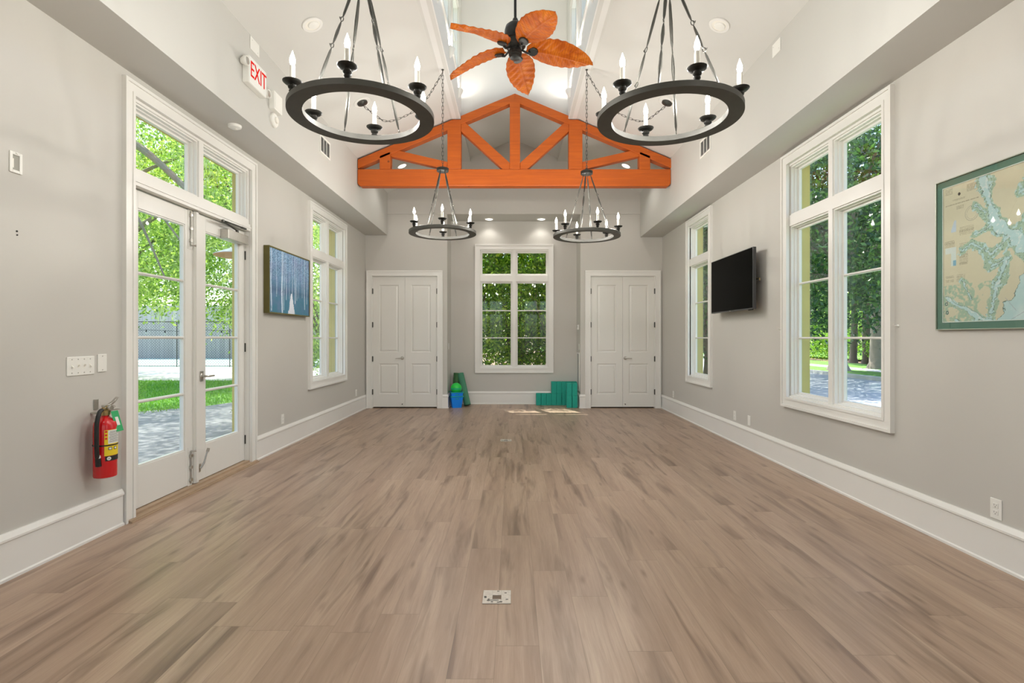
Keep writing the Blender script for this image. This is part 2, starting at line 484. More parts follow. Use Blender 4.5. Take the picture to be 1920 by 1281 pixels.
# ---------------------------------------------------------------- windows and doors
# local frame: x along the wall, +y outward, z up; origin on the room face of the wall
def casing(mb, u0, u1, z0, z1, bottom=True):
    """stepped picture-frame casing, u0..u1 / z0..z1 are the outer limits"""
    for wd, a, th in ((.022, 0, .034), (.055, .022, .022), (.023, .077, .028)):
        mb.box(u0+a, u0+a+wd, -th, 0, z0+(a if bottom else 0), z1-a)
        mb.box(u1-a-wd, u1-a, -th, 0, z0+(a if bottom else 0), z1-a)
        mb.box(u0+a+wd, u1-a-wd, -th, 0, z1-a-wd, z1-a)
        if bottom: mb.box(u0+a+wd, u1-a-wd, -th, 0, z0+a, z0+a+wd)
    return mb
GZ = [(.761, 2.372, 2), (2.561, 2.969, 0)]
def light(root, u0, u1, z0, z1, muntins, gname='glass_pane', y=.045, stops=True):
    f = MB()
    if stops:
        f.frame(u0-.040, u1+.040, z0-.040, z1+.040, .013, y-.028, y+.05)
        f.frame(u0-.027, u1+.027, z0-.027, z1+.027, .009, y+.002, y+.05)
    f.frame(u0-.018, u1+.018, z0-.018, z1+.018, .018, y+.034, y+.062)
    for k in range(muntins):
        zc = z0 + (z1-z0)*(k+1)/(muntins+1)
        f.box(u0, u1, y+.034, y+.066, zc-.0095, zc+.0095)
        f.box(u0, u1, y+.026, y+.034, zc-.005, zc+.005)
    s = f.build('sash', M['trim'], root)
    MB().box(u0-.005, u1+.005, y+.053, y+.057, z0-.005, z1+.005).build(gname, M['glass'], s)
    return s
def window(name, loc, rz, cols, label, oh):
    r = empty(name, loc, rz, label=label, kind='structure')
    casing(MB(), -oh, oh, .61, 3.13).build('casing', M['trim'], r)
    ih = oh-.10
    holes = [(a-.040, b+.040, z0-.040, z1+.040) for a, b in cols for z0, z1, _ in GZ]
    MB().holed('y', .004, .107, -ih, ih, .71, 3.03, holes).build('frame', M['trim'], r)
    for a, b in cols:
        for z0, z1, m in GZ: light(r, a, b, z0, z1, m)
    return r
TWO = [(-.627, -.069), (.069, .627)]
window('window_1', (.022, YA, 0), 0, TWO, 'white divided window centred in the back alcove', .767)
window('window_2', (XL, 7.64, 0), PI/2, TWO, 'white window in the left wall between painting and closet', .767)
window('window_3', (XR, 4.50, 0), -PI/2, TWO, 'tall white window in the right wall between television and framed chart', .767)
window('window_4', (XR, 7.66, 0), -PI/2, [(-.375, .375)], 'narrow white window in the right wall beyond the television', .515)
window('window_5', (XL, -1.3, 0), PI/2, TWO, 'white window of the left wall behind the viewpoint', .767)
window('window_6', (XR, -.9, 0), -PI/2, TWO, 'white window of the right wall behind the viewpoint', .767)
window('window_7', (-1.125, YF, 0), PI, TWO, 'left unseen white window added for daylight in the wall behind the viewpoint', .767)  # unseen window pair added to bring in daylight from behind
window('window_8', (1.165, YF, 0), PI, TWO, 'right unseen white window added for daylight in the wall behind the viewpoint', .767)
# lantern windows
for side, x, rz in (('left', LL, PI/2), ('right', LR, -PI/2)):
    for k, h in enumerate(lw):
        r = empty('window_%d' % (9 + k + (9 if side == 'right' else 0)), (x, (h[0]+h[1])/2, 0), rz,
                  label='clerestory window of the %s lantern wall' % side, kind='structure')
        f = MB().frame(-.40, .40, h[2]-.04, h[3]+.04, .05, -.02, 0)
        f.frame(-.36, .36, h[2], h[3], .035, 0, .10).box(-.012, .012, .03, .08, h[2], h[3]).box(-.36, .36, .03, .08, 5.45, 5.475)
        f.build('frame', M['trim'], r)
        MB().box(-.33, .33, .05, .055, h[2]+.03, h[3]-.03).build('glass_pane', M['glass'], r)

# French doors (left wall)
YD = 4.525
def du(y): return y - YD
fd = empty('door_1', (XL, YD, 0), PI/2, label='white glazed double door in the left wall with transom lights', kind='structure')
casing(MB(), du(3.60), du(5.45), 0, 3.13, bottom=False).build('casing', M['trim'], fd)
tl = [(3.78, 4.455), (4.60, 5.28)]
holes = [(du(a)-.04, du(b)+.04, 2.521, 3.009) for a, b in tl] + [(du(3.70)+.004, du(5.35)-.004, 0, 2.40)]
mb = MB().holed('y', .004, .125, du(3.70), du(5.35), 0, 3.03, holes)
mb.box(du(3.70), du(5.35), -.012, .004, 2.40, 2.425).box(du(3.70), du(5.35), -.018, .004, 2.425, 2.44).box(du(3.70), du(5.35), -.008, .004, 2.44, 2.47)
mb.box(du(3.70), du(3.72), .09, .12, .04, 2.40).box(du(5.33), du(5.35), .09, .12, .04, 2.40)
mb.build('frame', M['trim'], fd)
for a, b in tl: light(fd, du(a), du(b), 2.561, 2.969, 0)
mb = MB().box(du(3.62), du(5.43), -.05, .13, 0, .018).box(du(3.70), du(5.35), .0, .13, .018, .034).box(du(3.62), du(5.43), -.062, -.05, 0, .010)
mb.build('threshold', M['threshold'], fd)
def leaf(u0, u1, g0, g1):
    f = MB().holed('y', .048, .095, u0, u1, .04, 2.393, [(g0, g1, .344, 2.26)])
    f.frame(g0, g1, .344, 2.26, .012, .054, .089)
    for k in range(3):
        zc = .344 + (2.26-.344)*(k+1)/4
        f.box(g0, g1, .058, .085, zc-.011, zc+.011).box(g0, g1, .052, .058, zc-.005, zc+.005)
    l = f.build('door_leaf', M['door'], fd, bevel=.002)
    MB().box(g0, g1, .070, .074, .344, 2.26).build('glass_pane', M['glass'], l)
    return l
la = leaf(du(3.705), du(4.500), du(3.825), du(4.375))
lb = leaf(du(4.502), du(5.345), du(4.665), du(5.235))
MB().box(du(4.475), du(4.535), .030, .048, .04, 2.393).box(du(4.487), du(4.523), .022, .030, .04, 2.393).build('astragal', M['door'], lb)
def bolt(z0, z1, pull):
    u = du(4.435)
    b = MB().box(u-.028, u+.028, .044, .048, min(z0, z1)-.03, max(z0, z1)+.03)
    b.build('bolt_plate', M['door'], la)
    g = MB().tube([(u, .036, z0), (u, .036, z1)], .0065, 8)
    for q in (.12, .5, .85):
        zc = z0+(z1-z0)*q
        g.box(u-.013, u+.013, .026, .044, zc-.012, zc+.012)
    g.tube([(u, .036, pull), (u, .008, pull), (u+.012, .0, pull)], [.007, .006, .010], 8)
    g.build('surface_bolt', M['steel'], la, smooth=True)
bolt(2.385, 2.09, 2.09); bolt(.05, .33, .33)
# lever
u = du(4.600)
g = MB().lathe([(.0, -.0), (.026, 0), (.026, -.008), (.018, -.013), (0, -.013)], 20, (u, .048, .958), 'y')
g.box(u-.022, u+.022, .040, .048, .913, 1.003)
g.tube([(u, .040, .958), (u, -.005, .958), (u+.015, -.012, .958), (u+.10, -.010, .957)], [.010, .010, .010, .0075], 10)
g.build('lever_handle', M['steel'], lb, smooth=True)
# kick-down stop
u = du(4.56)
g = MB().box(u-.022, u+.022, .040, .048, .115, .185)
g.tube([(u, .03, .15), (u+.02, .012, .19), (u+.055, .0, .30)], [.010, .008, .007], 8)
g.tube([(u+.052, .0, .285), (u+.062, -.004, .315)], .012, 8)
g.build('kickdown_stop', M['steel'], lb, smooth=True)
# closer
g = MB().box(du(4.90), du(5.28), -.028, .048, 2.243, 2.335)
cl = g.build('door_closer', M['steel'], lb, bevel=.004)
g = MB().tube([(du(5.12), .005, 2.36), (du(4.78), -.045, 2.378)], .008, 6).tube([(du(4.78), -.045, 2.384), (du(5.20), -.012, 2.405)], .007, 6)
g.lathe([(0, 0), (.016, 0), (.016, .03), (0, .03)], 12, (du(5.12), .005, 2.335)).lathe([(0, 0), (.013, 0), (.013, .022), (0, .022)], 12, (du(4.78), -.045, 2.370)).box(du(5.17), du(5.25), -.022, .0, 2.395, 2.41)
g.build('closer_arm', M['bronze'], cl)
g = MB()
for z in (.25, 1.2, 2.15): g.box(du(5.341), du(5.349), .036, .05, z-.045, z+.045)
g.build('hinge', M['bronze'], lb)

# closet doors
def closet(name, x0, x1, hand, label):
    r = empty(name, ((x0+x1)/2, YB, 0), 0, label=label, kind='structure')
    h = (x1-x0)/2
    casing(MB(), -h-.097, h+.097, 0, 2.54, bottom=False).build('casing', M['trim'], r)
    MB().box(-h, -h+.012, .0, .1, 0, 2.443).box(h-.012, h, 0, .1, 0, 2.443).box(-h+.012, h-.012, 0, .1, 2.431, 2.443).build('jamb', M['trim'], r)
    MB().box(-h, h, .09, .10, 0, 2.443).build('gap_shade_sheet', M['dark'], r)  # dark sheet stands in for the shade behind the closed leaves
    H = 2.405
    for s in (-1, 1):
        a, b = (-h+.014, -.0015) if s < 0 else (.0015, h-.014)
        w = b-a
        z0, z1 = .022, .022+H
        sl, sr = a+.195*w, b-.195*w
        pan = [(z0+.098*H, z0+.333*H), (z0+.42*H, z0+.938*H)]
        f = MB().holed('y', .012, .045, a, b, z0, z1, [(sl, sr, p, q) for p, q in pan])
        lf = f.build('door_leaf', M['door'], r)
        for p, q in pan:
            g = MB()
            # sloped molding ring and raised field
            def ring(d0, y0_, d1, y1_):
                vs = []
                for d, yy in ((d0, y0_), (d1, y1_)):
                    vs += [(sl+d, yy, p+d), (sr-d, yy, p+d), (sr-d, yy, q-d), (sl+d, yy, q-d)]
                g.add(vs, [(0, 1, 5, 4), (1, 2, 6, 5), (2, 3, 7, 6), (3, 0, 4, 7)])
            ring(0, .012, .008, .019); ring(.008, .019, .014, .026); ring(.014, .026, .020, .026); ring(.020, .026, .045, .016)
            g.add([(sl+.045, .016, p+.045), (sr-.045, .016, p+.045), (sr-.045, .016, q-.045), (sl+.045, .016, q-.045)], [(0, 1, 2, 3)])
            g.box(sl, sr, .03, .045, p, q)
            g.build('door_panel', M['door'], lf)
        for z in (.30, .91, 1.54, 2.16):
            xx = a-.004 if s < 0 else b+.004
            MB().box(xx-.010, xx+.010, -.006, .012, z-.048, z+.048).tube([(xx, -.006, z-.05), (xx, -.006, z+.05)], .007, 8).build('hinge', M['bronze'], lf)
        if s == hand:
            u = -.045*1 if s < 0 else .045
            g = MB().lathe([(0, .012), (.032, .012), (.032, .006), (.022, -.002), (0, -.002)], 20, (u, 0, .925), 'y')
            g.tube([(u, .0, .925), (u, -.045, .925), (u+s*.02, -.052, .925), (u+s*.115, -.05, .920)], [.011, .011, .010, .007], 10)
            g.build('lever_handle', M['steel'], lf, smooth=True)
            MB().lathe([(0, .012), (.008, .012), (.008, -.02), (0, -.02)], 10, (u-s*.0, 0, .075), 'y').build('door_stop', M['black'], lf)
    return r
closet('door_2', cl_l[0], cl_l[1], -1, 'white double closet door left of the alcove')
closet('door_3', cl_r[0], cl_r[1], 1, 'white double closet door right of the alcove')


# ---------------------------------------------------------------- roof truss
YT = 7.675
PX = .007912
def TP(px, py, mirror=False):
    x = (px-962)*PX
    if mirror: x = 2*.0275 - x
    return (x, 1.30 + (633.5-py)*PX)
truss = empty('roof_truss', (0.0275, YT, 3.55), 0, 'orange stained timber truss with king post spanning between the soffits', 'roof truss')
def tpart(name, poly, a=0, b=.13, mirror=False):
    pts = [TP(x, y, mirror) for x, y in poly]
    pts = [(p[0]-.0275, p[1]-3.55) for p in pts]
    return MB().prism(pts, 'y', a, b).build(name, M['pine'], truss, bevel=.006)
pts = [(-2.3375+.0, TP(0, 317)[1]), (-2.3375+.0, TP(0, 344)[1]), (-2.30, TP(0, 349)[1]), (2.28, TP(0, 349)[1]), (2.315, TP(0, 344)[1]), (2.315, TP(0, 317)[1])]
MB().prism([(a, b-3.55) for a, b in pts], 'y', -.004, .134).build('bottom_chord', M['pine'], truss, bevel=.012)
tpart('king_post', [(955.8, 186), (975.2, 186), (975.2, 317), (955.8, 317)], -.002, .128)
for mir in (False, True):
    tpart('top_chord', [(670.5, 299), (848, 224), (864, 224), (864, 217), (965.5, 175), (965.5, 190), (670.5, 315.5)], mirror=mir)
    tpart('queen_post', [(838.8, 232), (864.3, 226), (864.3, 317), (838.8, 317)], -.002, .132, mirror=mir)
    tpart('short_post', [(711.5, 292), (731.8, 284), (731.8, 317), (711.5, 317)], .0, .13, mirror=mir)
    tpart('inner_strut', [(864.3, 222), (871.5, 228.3), (955.8, 304.6), (955.8, 317), (942.5, 317), (864.3, 245.6)], .012, .118, mirror=mir)
    tpart('outer_strut', [(731.8, 279), (744.3, 281), (838.8, 302.8), (838.8, 317), (836, 317), (731.8, 292.6)], .012, .118, mirror=mir)

# ---------------------------------------------------------------- ceiling fan with five leaf blades
FX, FY, FZ = .02, 4.74, 3.94
fan = empty('ceiling_fan', (FX, FY, FZ), 0, 'black ceiling fan with five carved orange wooden leaf blades', 'ceiling fan')
MB().tube([(0, 0, .26), (0, 0, ZT+.28-FZ)], .0125, 12).build('downrod', M['black'], fan, smooth=True)
MB().lathe([(0, ZT+.28-FZ), (.07, ZT+.27-FZ), (.07, ZT+.22-FZ), (.03, ZT+.17-FZ), (0, ZT+.17-FZ)][::-1], 20).build('canopy', M['black'], fan, smooth=True)
MB().lathe([(0, .0), (.055, .0), (.075, .010), (.095, .03), (.098, .06), (.098, .075), (.104, .08), (.104, .095), (.098, .10), (.098, .17), (.088, .21), (.06, .235), (.03, .245), (.026, .27), (.020, .285), (0, .285)], 32).build('motor_housing', M['black'], fan, smooth=True)
MB().lathe([(0, -.085), (.03, -.085), (.05, -.078), (.055, -.066), (.055, -.055), (.060, -.05), (.062, -.02), (.055, -.012), (.055, .01), (0, .01)], 28).build('switch_cup', M['black'], fan, smooth=True)
def blade_mesh():
    nu, nv = 64, 25
    L = .625
    top = []; bot = []
    for i in range(nu+1):
        s = i/nu
        w = .148*(math.sin(PI*min(1, (s*.985+.015))**.85))**.62
        w *= 1 - .10*s
        w *= 1+.018*math.sin(s*48)
        if s > .93: w *= max(.0, (1-s)/.07)**.75
        for j in range(nv):
            t = -1+2*j/(nv-1)
            x = .105 + L*s
            yb = t*w
            phase = s*9.0 - abs(t)*1.5
            z = .0062*math.sin(2*PI*phase)*min(1, abs(t)*2.2+.1)*(1-.45*abs(t))*(1 if s < .95 else .3)
            z += .018*t*t*1.2 - .010*math.exp(-(t/.07)**2)
            z += -.085*s**1.4 + .012*math.sin(s*5+t)
            bot.append((x, yb, z)); top.append((x, yb, z+.013*(1-.6*abs(t))))
    m = MB(); n = len(bot)
    fs = []
    for i in range(nu):
        for j in range(nv-1):
            a = i*nv+j; b = a+1; c = a+nv+1; d = a+nv
            fs.append((a, b, c, d)); fs.append((a+n, d+n, c+n, b+n))
    for i in range(nu):
        a = i*nv; d = (i+1)*nv; fs.append((a, d, d+n, a+n))
        a = i*nv+nv-1; d = (i+1)*nv+nv-1; fs.append((d, a, a+n, d+n))
    for j in range(nv-1):
        a = j; fs.append((a+1, a, a+n, a+1+n))
        a = nu*nv+j; fs.append((a, a+1, a+1+n, a+n))
    return m.add(bot+top, fs)
b0 = blade_mesh().build('leaf_blade', M['blade'], fan, smooth=True)
b0.modifiers.clear()
k0 = MB()
k0.tube([(.05, 0, .012), (.085, 0, -.012), (.115, 0, -.030), (.14, 0, -.022)], [.010, .009, .009, .010], 10)
k0.lathe([(0, -.018), (.040, -.018), (.046, -.012), (.046, -.004), (0, -.004)], 24, (.165, 0, 0))
for v in range(len(k0.v)):
    pass
b0b = k0.build('blade_bracket', M['black'], b0, smooth=True)
angs = [9, 81, 153, 225, 297]
for i, a in enumerate(angs):
    o = b0 if i == 0 else b0.copy()
    if i:
        COL.objects.link(o); o.parent = fan
        q = b0b.copy(); COL.objects.link(q); q.parent = o
    R_ = Matrix.Rotation(math.radians(a), 4, 'Z') @ Matrix.Rotation(math.radians(-17), 4, 'X')
    o.matrix_local = R_

# ---------------------------------------------------------------- chandeliers
def link_mesh(mb, c, t, side, ln, wd, r):
    t = Vector(t).normalized(); side = Vector(side); side = (side - t*side.dot(t)).normalized()
    pts = []
    n = 10
    for i in range(n):
        a = 2*PI*i/n
        ca, sa = math.cos(a), math.sin(a)
        u_ = (ln/2-wd/2)*(1 if ca > 0.01 else (-1 if ca < -0.01 else 0)) + wd/2*ca
        pts.append(Vector(c) + t*u_ + side*(wd/2*sa))
    mb.loop(pts, r, 4)
def chain(mb, pts, pitch=.046, ln=.060, wd=.020, r=.0024):
    pts = [Vector(p) for p in pts]
    # resample
    d = [0]
    for a, b in zip(pts, pts[1:]): d.append(d[-1]+(b-a).length)
    n = max(1, int(round(d[-1]/pitch)))
    for k in range(n):
        s = (k+.5)*d[-1]/n
        i = max(j for j in range(len(d)) if d[j] <= s); i = min(i, len(pts)-2)
        q = pts[i].lerp(pts[i+1], (s-d[i])/(d[i+1]-d[i]))
        t = (pts[i+1]-pts[i]).normalized()
        ref = Vector((0, 1, 0)) if abs(t.y) < .9 else Vector((1, 0, 0))
        s1 = t.cross(ref).normalized(); s2 = t.cross(s1)
        link_mesh(mb, q, t, s1 if k % 2 else s2, ln, wd, r)
def spline(P, n=8):
    P = [Vector(p) for p in P]; Q = [P[0]] + P + [P[-1]]; out = []
    for i in range(1, len(Q)-2):
        for k in range(n):
            t = k/n; a, b, c, d = Q[i-1], Q[i], Q[i+1], Q[i+2]
            out.append(.5*((2*b)+(c-a)*t+(2*a-5*b+4*c-d)*t*t+(3*b-a-3*c+d)*t**3))
    return out + [P[-1]]
RO, RI = .405, .322
def chandelier(x, y, side, phase, label, drop=0.0):
    hz = slope(x) if abs(x) > .93 else ZLN+.003
    hz = min(hz, 4.60)
    c = empty('chandelier', (x, y, hz), 0, label, 'chandelier', 'round iron chandeliers with candle bulbs')
    zr = 2.572 - hz - drop     # ring centre height in local space
    hub = 3.335 - hz - drop
    # hook on the ceiling
    MB().lathe([(0, -.03), (.006, -.03), (.006, -.012), (.016, -.008), (.016, 0), (0, 0)], 12).build('ceiling_hook', M['bronze'], c)
    m = MB(); chain(m, [(0, 0, -.03), (0, 0, hub+.035)])
    m.loop([(0, .02*math.cos(a), hub+.045+.02*math.sin(a)) for a in [i*PI/4 for i in range(8)]], .003, 5)
    m.build('chain', M['bronze'], c)
    # swagged chain and canopy
    cxx = side*.985; gx = x+cxx
    gz = slope(gx) - hz
    P = [(cxx, .03, gz-.03), (side*.90, .028, gz-.10), (side*.68, .02, -.62), (side*.38, .012, -.52), (side*.20, .006, -.36), (0, 0, -.035)]
    m = MB(); chain(m, spline(P)); m.build('swag_chain', M['bronze'], c)
    m = MB().lathe([(0, -.035), (.012, -.035), (.03, -.03), (.062, -.018), (.066, 0), (0, 0)], 24)
    cn = m.build('canopy', M['bronze'], c, smooth=True); cn.location = (cxx, .03, gz-.004); cn.rotation_euler = (0, -side*math.atan(.42)*-1, 0)
    m = MB().lathe([(.066, -.006), (.100, -.006), (.104, 0), (.066, 0)], 28)
    cr = m.build('canopy_ring', M['trim'], c); cr.location = (cxx, .03, gz-.001); cr.rotation_euler = cn.rotation_euler
    # hub
    MB().lathe([(0, -.022), (.066, -.022), (.072, -.018), (.074, .016), (.068, .020), (.02, .026), (.010, .04), (0, .04)], 28, (0, 0, hub)).build('hub', M['black'], c, smooth=True)
    # ring
    m = MB(); n = 96; vs = []; fs = []
    for k in range(n):
        a = 2*PI*k/n; ca, sa = math.cos(a), math.sin(a)
        for (r_, z_) in ((RI, -.015), (RO, -.015), (RO, .015), (RO-.004, .018), (RI+.004, .018), (RI, .015)):
            vs.append((r_*ca, r_*sa, zr+z_))
    for k in range(n):
        for j in range(6):
            k2 = (k+1) % n
            fs.append((k*6+j, k2*6+j, k2*6+(j+1) % 6, k*6+(j+1) % 6))
    m.add(vs, [f[::-1] for f in fs]); m.build('ring', M['ring'], c, smooth=True)
    # rods
    for a in (65, 125, 245, 305):
        a = math.radians(a + phase - 35)
        ca, sa = math.cos(a), math.sin(a)
        p0 = Vector((.052*ca, .052*sa, hub-.022)); p1 = Vector(((RI+.02)*ca, (RI+.02)*sa, zr+.016))
        m = MB(); d = p1-p0
        for (s0, s1) in ((.03, .365), (.40, .615), (.65, .97)):
            m.tube([p0+d*s0, p0+d*(s0+.04), p0+d*(s0+s1)/2*1.0 if False else p0+d*((s0+s1)/2), p0+d*(s1-.04), p0+d*s1], [.0032, .0078, .0105, .0078, .0032], 6, flat=.75)
        for s_ in (.383, .633):
            q = p0+d*s_; tt = d.normalized(); sd = tt.cross(Vector((0, 0, 1))).normalized(); up = Vector((0, 0, 1))
            rad = Vector((ca, sa, 0))
            m.loop([q + tt*.016*math.cos(b) + rad*.009*math.sin(b) for b in [i*PI/4 for i in range(8)]], .0028, 5)
            m.tube([q-tt*.018, q-tt*.006+rad*.012, q+tt*.006+rad*.014, q+rad*.020-tt*.004], .0026, 5)
        for s_ in (0.01, .985):
            q = p0+d*s_; tt = d.normalized(); rad = Vector((ca, sa, 0))
            m.loop([q + tt*.013*math.cos(b) + rad*.007*math.sin(b) for b in [i*PI/4 for i in range(8)]], .0025, 5)
        m.build('hanger_rod', M['bronze'], c, smooth=True)
    for k in range(6):
        a = math.radians(phase + 60*k)
        px, py = .378*math.cos(a), .378*math.sin(a)
        z0 = zr+.016
        cup = MB().lathe([(0, -.006), (.007, 0), (.010, .008), (.017, .016), (.019, .024), (.013, .030), (.021, .036), (.024, .044), (.015, .050), (.018, .056), (.040, .061), (.050, .070), (.051, .074), (.044, .072), (.016, .067), (0, .067)], 20, (px, py, z0)).build('candle_cup', M['black'], c, smooth=True)
        MB().lathe([(0, .066), (.0135, .066), (.0135, .156), (.009, .158), (0, .158)], 14, (px, py, z0)).build('candle_sleeve', M['candle'], cup, smooth=True)
        MB().lathe([(0, .157), (.007, .158), (.0125, .168), (.0155, .182), (.0135, .198), (.0075, .216), (.002, .233), (0, .238)], 12, (px, py, z0)).build('bulb', M['bulb'], cup, smooth=True)
        ld = bulb_light
        lo = bpy.data.objects.new('bulb_light', ld); COL.objects.link(lo); lo.parent = c; lo.location = (px, py, z0+.185)
    return c
bulb_light = bpy.data.lights.new('bulb_light', 'POINT'); bulb_light.energy = BULB_W; bulb_light.color = (1, .965, .91); bulb_light.shadow_soft_size = .012
chandelier(-.862, 2.965, -1, 35, 'large-looking round black chandelier nearest the exit sign, upper left of the fan')
chandelier(.895, 2.985, 1, 35, 'large-looking round black chandelier upper right of the fan, nearer the framed chart')
chandelier(-.853, 6.27, -1, 37, 'small-looking round black chandelier hanging before the truss on its left half')
chandelier(.892, 6.27, 1, 41, 'small-looking round black chandelier hanging before the truss on its right half', .035)

# ---------------------------------------------------------------- recessed ceiling lights
def can(x, y, z, tilt, label, on=0, r=.088, w=CAN_W, group='recessed ceiling lights'):
    c = empty('recessed_light', (x, y, z), 0, label, 'ceiling light', group)
    m = MB().lathe([(r-.022, -.004), (r, -.006), (r+.006, 0), (r-.018, .012)], 32)
    t = MB()
    vs = []; fs = []; n = 32
    for k in range(n):
        a = 2*PI*k/n
        for (q, h) in ((r-.020, -.006), (r+.004, -.006), (r+.008, .001), (r-.020, .001)):
            vs.append((q*math.cos(a), q*math.sin(a), h))
    for k in range(n):
        for j in range(4):
            fs.append((k*4+j, k*4+(j+1) % 4, ((k+1) % n)*4+(j+1) % 4, ((k+1) % n)*4+j))
    t.add(vs, fs)
    tr = t.build('trim_ring', M['trim'], c)
    md = MB().lathe([(r-.020, -.004), (r-.020, -.0035), (0, -.0035)][::-1], 24)
    d = md.build('lens', M['lamp'] if on else M['candle'], c)
    d2 = MB().lathe([(0, -.014), (.045, -.012), (.052, -.004), (0, -.004)], 20, (.008, .0, 0)).build('eyeball', M['plate'] if not on else M['lamp'], c, smooth=True)
    for q in (tr, d, d2): q.rotation_euler = (0, tilt, 0)
    if on:
        ld = bpy.data.lights.new('downlight', 'SPOT'); ld.energy = w*on; ld.spot_size = math.radians(130); ld.spot_blend = .6; ld.shadow_soft_size = .06; ld.color = (1, .96, .9)
        lo = bpy.data.objects.new('downlight', ld); COL.objects.link(lo); lo.parent = c; lo.location = (0, 0, -.03)
    return c
tl_ = math.atan(.42)
for (x, y, on, lab) in ((-1.838, 4.74, 0, 'white recessed light in the left ceiling slope above the exit sign'), (1.89, 4.74, 0, 'white recessed light in the right ceiling slope above the right chandelier'),
                    (-1.85, 8.62, .25, 'recessed light in the left slope seen through the truss'), (1.88, 8.62, .25, 'recessed light in the right slope seen through the truss')):
    can(x, y, slope(x)-.002, -tl_ if x < 0 else tl_, lab, on)
for (x, y) in ((-1.85, 1.2), (1.88, 1.2), (-1.85, -1.6), (1.88, -1.6)):  # unseen lit downlights, added to brighten the lower part of the room
    can(x, y, slope(x)-.002, -tl_ if x < 0 else tl_, 'unseen recessed light added for brightness in the %s ceiling slope, %s' % ('left' if x < 0 else 'right', 'above the viewpoint' if y > 0 else 'far behind the viewpoint'), 1)
can(-.461, 9.94, ZA, 0, 'left small recessed light in the low alcove ceiling', .10)
can(.543, 9.94, ZA, 0, 'right small recessed light in the low alcove ceiling', .10)

# ---------------------------------------------------------------- wall lamps of the lantern
def sconce(x, y, s, lab):
    c = empty('uplight_sconce', (x, y, 4.74), 0, lab, 'wall lamp', 'half-cone uplights in the roof lantern')
    vs = []; fs = []; n = 12
    prof = [(.012, 0), (.035, .04), (.058, .085), (.066, .11)]
    for (r, h) in prof:
        for k in range(n+1):
            a = -PI/2 + PI*k/n
            vs.append((s*r*math.cos(a), r*1.3*math.sin(a), h))
    for i in range(len(prof)-1):
        for k in range(n): fs.append((i*(n+1)+k, i*(n+1)+k+1, (i+1)*(n+1)+k+1, (i+1)*(n+1)+k))
    fs.append(tuple(range(n+1)))
    m = MB().add(vs, fs).build('shade', M['plate'], c)
    sm = m.modifiers.new('thick', 'SOLIDIFY'); sm.thickness = .004
    MB().lathe([(0, .06), (.008, .062), (.010, .075), (.006, .09), (0, .093)], 12, (s*.022, 0, 0)).build('bulb', M['bulb'], c)
    ld = sconce_light
    lo = bpy.data.objects.new('sconce_light', ld); COL.objects.link(lo); lo.parent = c; lo.location = (s*.032, 0, .095)
    return c
sconce_light = bpy.data.lights.new('sconce_light', 'POINT'); sconce_light.energy = 7; sconce_light.color = (1, .95, .88); sconce_light.shadow_soft_size = .01
for k, nm in enumerate(('nearest the truss', 'second from the truss', 'third from the truss', 'fourth from the truss')):
    for s, x, sd in ((1, LL, 'left'), (-1, LR, 'right')):
        sconce(x, 7.42-1.06*k, s, 'white half-cone uplight on the %s lantern wall, %s' % (sd, nm))

# ---------------------------------------------------------------- wall and ceiling fixtures
def text_mesh(name, body, size, ext, mat, parent, mtx):
    cu = bpy.data.curves.new(name, 'FONT'); cu.body = body; cu.size = size; cu.extrude = ext; cu.align_x = 'CENTER'; cu.align_y = 'CENTER'
    cu.offset = 0
    t = bpy.data.objects.new(name+'_tmp', cu); COL.objects.link(t)
    dg = bpy.context.evaluated_depsgraph_get(); dg.update()
    me = bpy.data.meshes.new_from_object(t.evaluated_get(dg))
    bpy.data.objects.remove(t); bpy.data.curves.remove(cu)
    me.materials.clear(); me.materials.append(mat)
    o = bpy.data.objects.new(name, me); COL.objects.link(o)
    if parent: o.parent = parent
    o.matrix_local = mtx
    return o
# all of these live in a local frame: x along wall, -y towards the room, z up
def wall_root(name, side, y, z, label, cat, group=None):
    if side == 'L': loc, rz = (XL, y, z), PI/2
    elif side == 'R': loc, rz = (XR, y, z), -PI/2
    elif side == 'SL': loc, rz = (SL, y, z), PI/2
    elif side == 'SR': loc, rz = (SR, y, z), -PI/2
    elif side == 'AL': loc, rz = (AL, y, z), PI/2
    elif side == 'AR': loc, rz = (AR, y, z), -PI/2
    return empty(name, loc, rz, label, cat, group)
STAND = Matrix.Rotation(PI/2, 4, 'X')
# exit sign
c = wall_root('exit_sign', 'SL', 4.575, 3.605, 'white sign with red EXIT letters and lamp heads on the left soffit', 'exit sign')
MB().box(-.155, .155, -.058, 0, -.117, .117).build('housing', M['plate'], c, bevel=.006)
MB().box(-.150, .150, -.061, -.058, -.112, .112).build('face_panel', M['white'], c)
text_mesh('exit_lettering', 'EXIT', .175, .0012, M['reddiode'], c, Matrix.Translation((.005, -.0625, .005)) @ STAND @ Matrix.Scale(.80, 4, (1, 0, 0)) @ Matrix.Scale(1.12, 4, (0, 1, 0)))
for u_, z_ in ((-.19, .045), (.195, -.055)):
    h = MB().lathe([(0, .035), (.022, .035), (.036, .010), (.040, -.018), (.037, -.024), (.032, -.020), (0, -.012)], 20, (u_, -.045, z_), 'y').tube([(u_*.8, -.03, z_), (u_, -.03, z_)], .010, 8).build('lamp_head', M['plate'], c, smooth=True)
    MB().lathe([(0, -.024), (.03, -.022), (.033, -.018), (0, -.016)], 16, (u_, -.045, z_), 'y').build('reflector', M['steel'], h, smooth=True)
c = wall_root('emergency_light', 'SL', 4.985, 3.560, 'plain white wall box right of the exit sign', 'emergency light')
MB().box(-.085, .085, -.055, 0, -.085, .085).build('housing', M['plate'], c, bevel=.005)
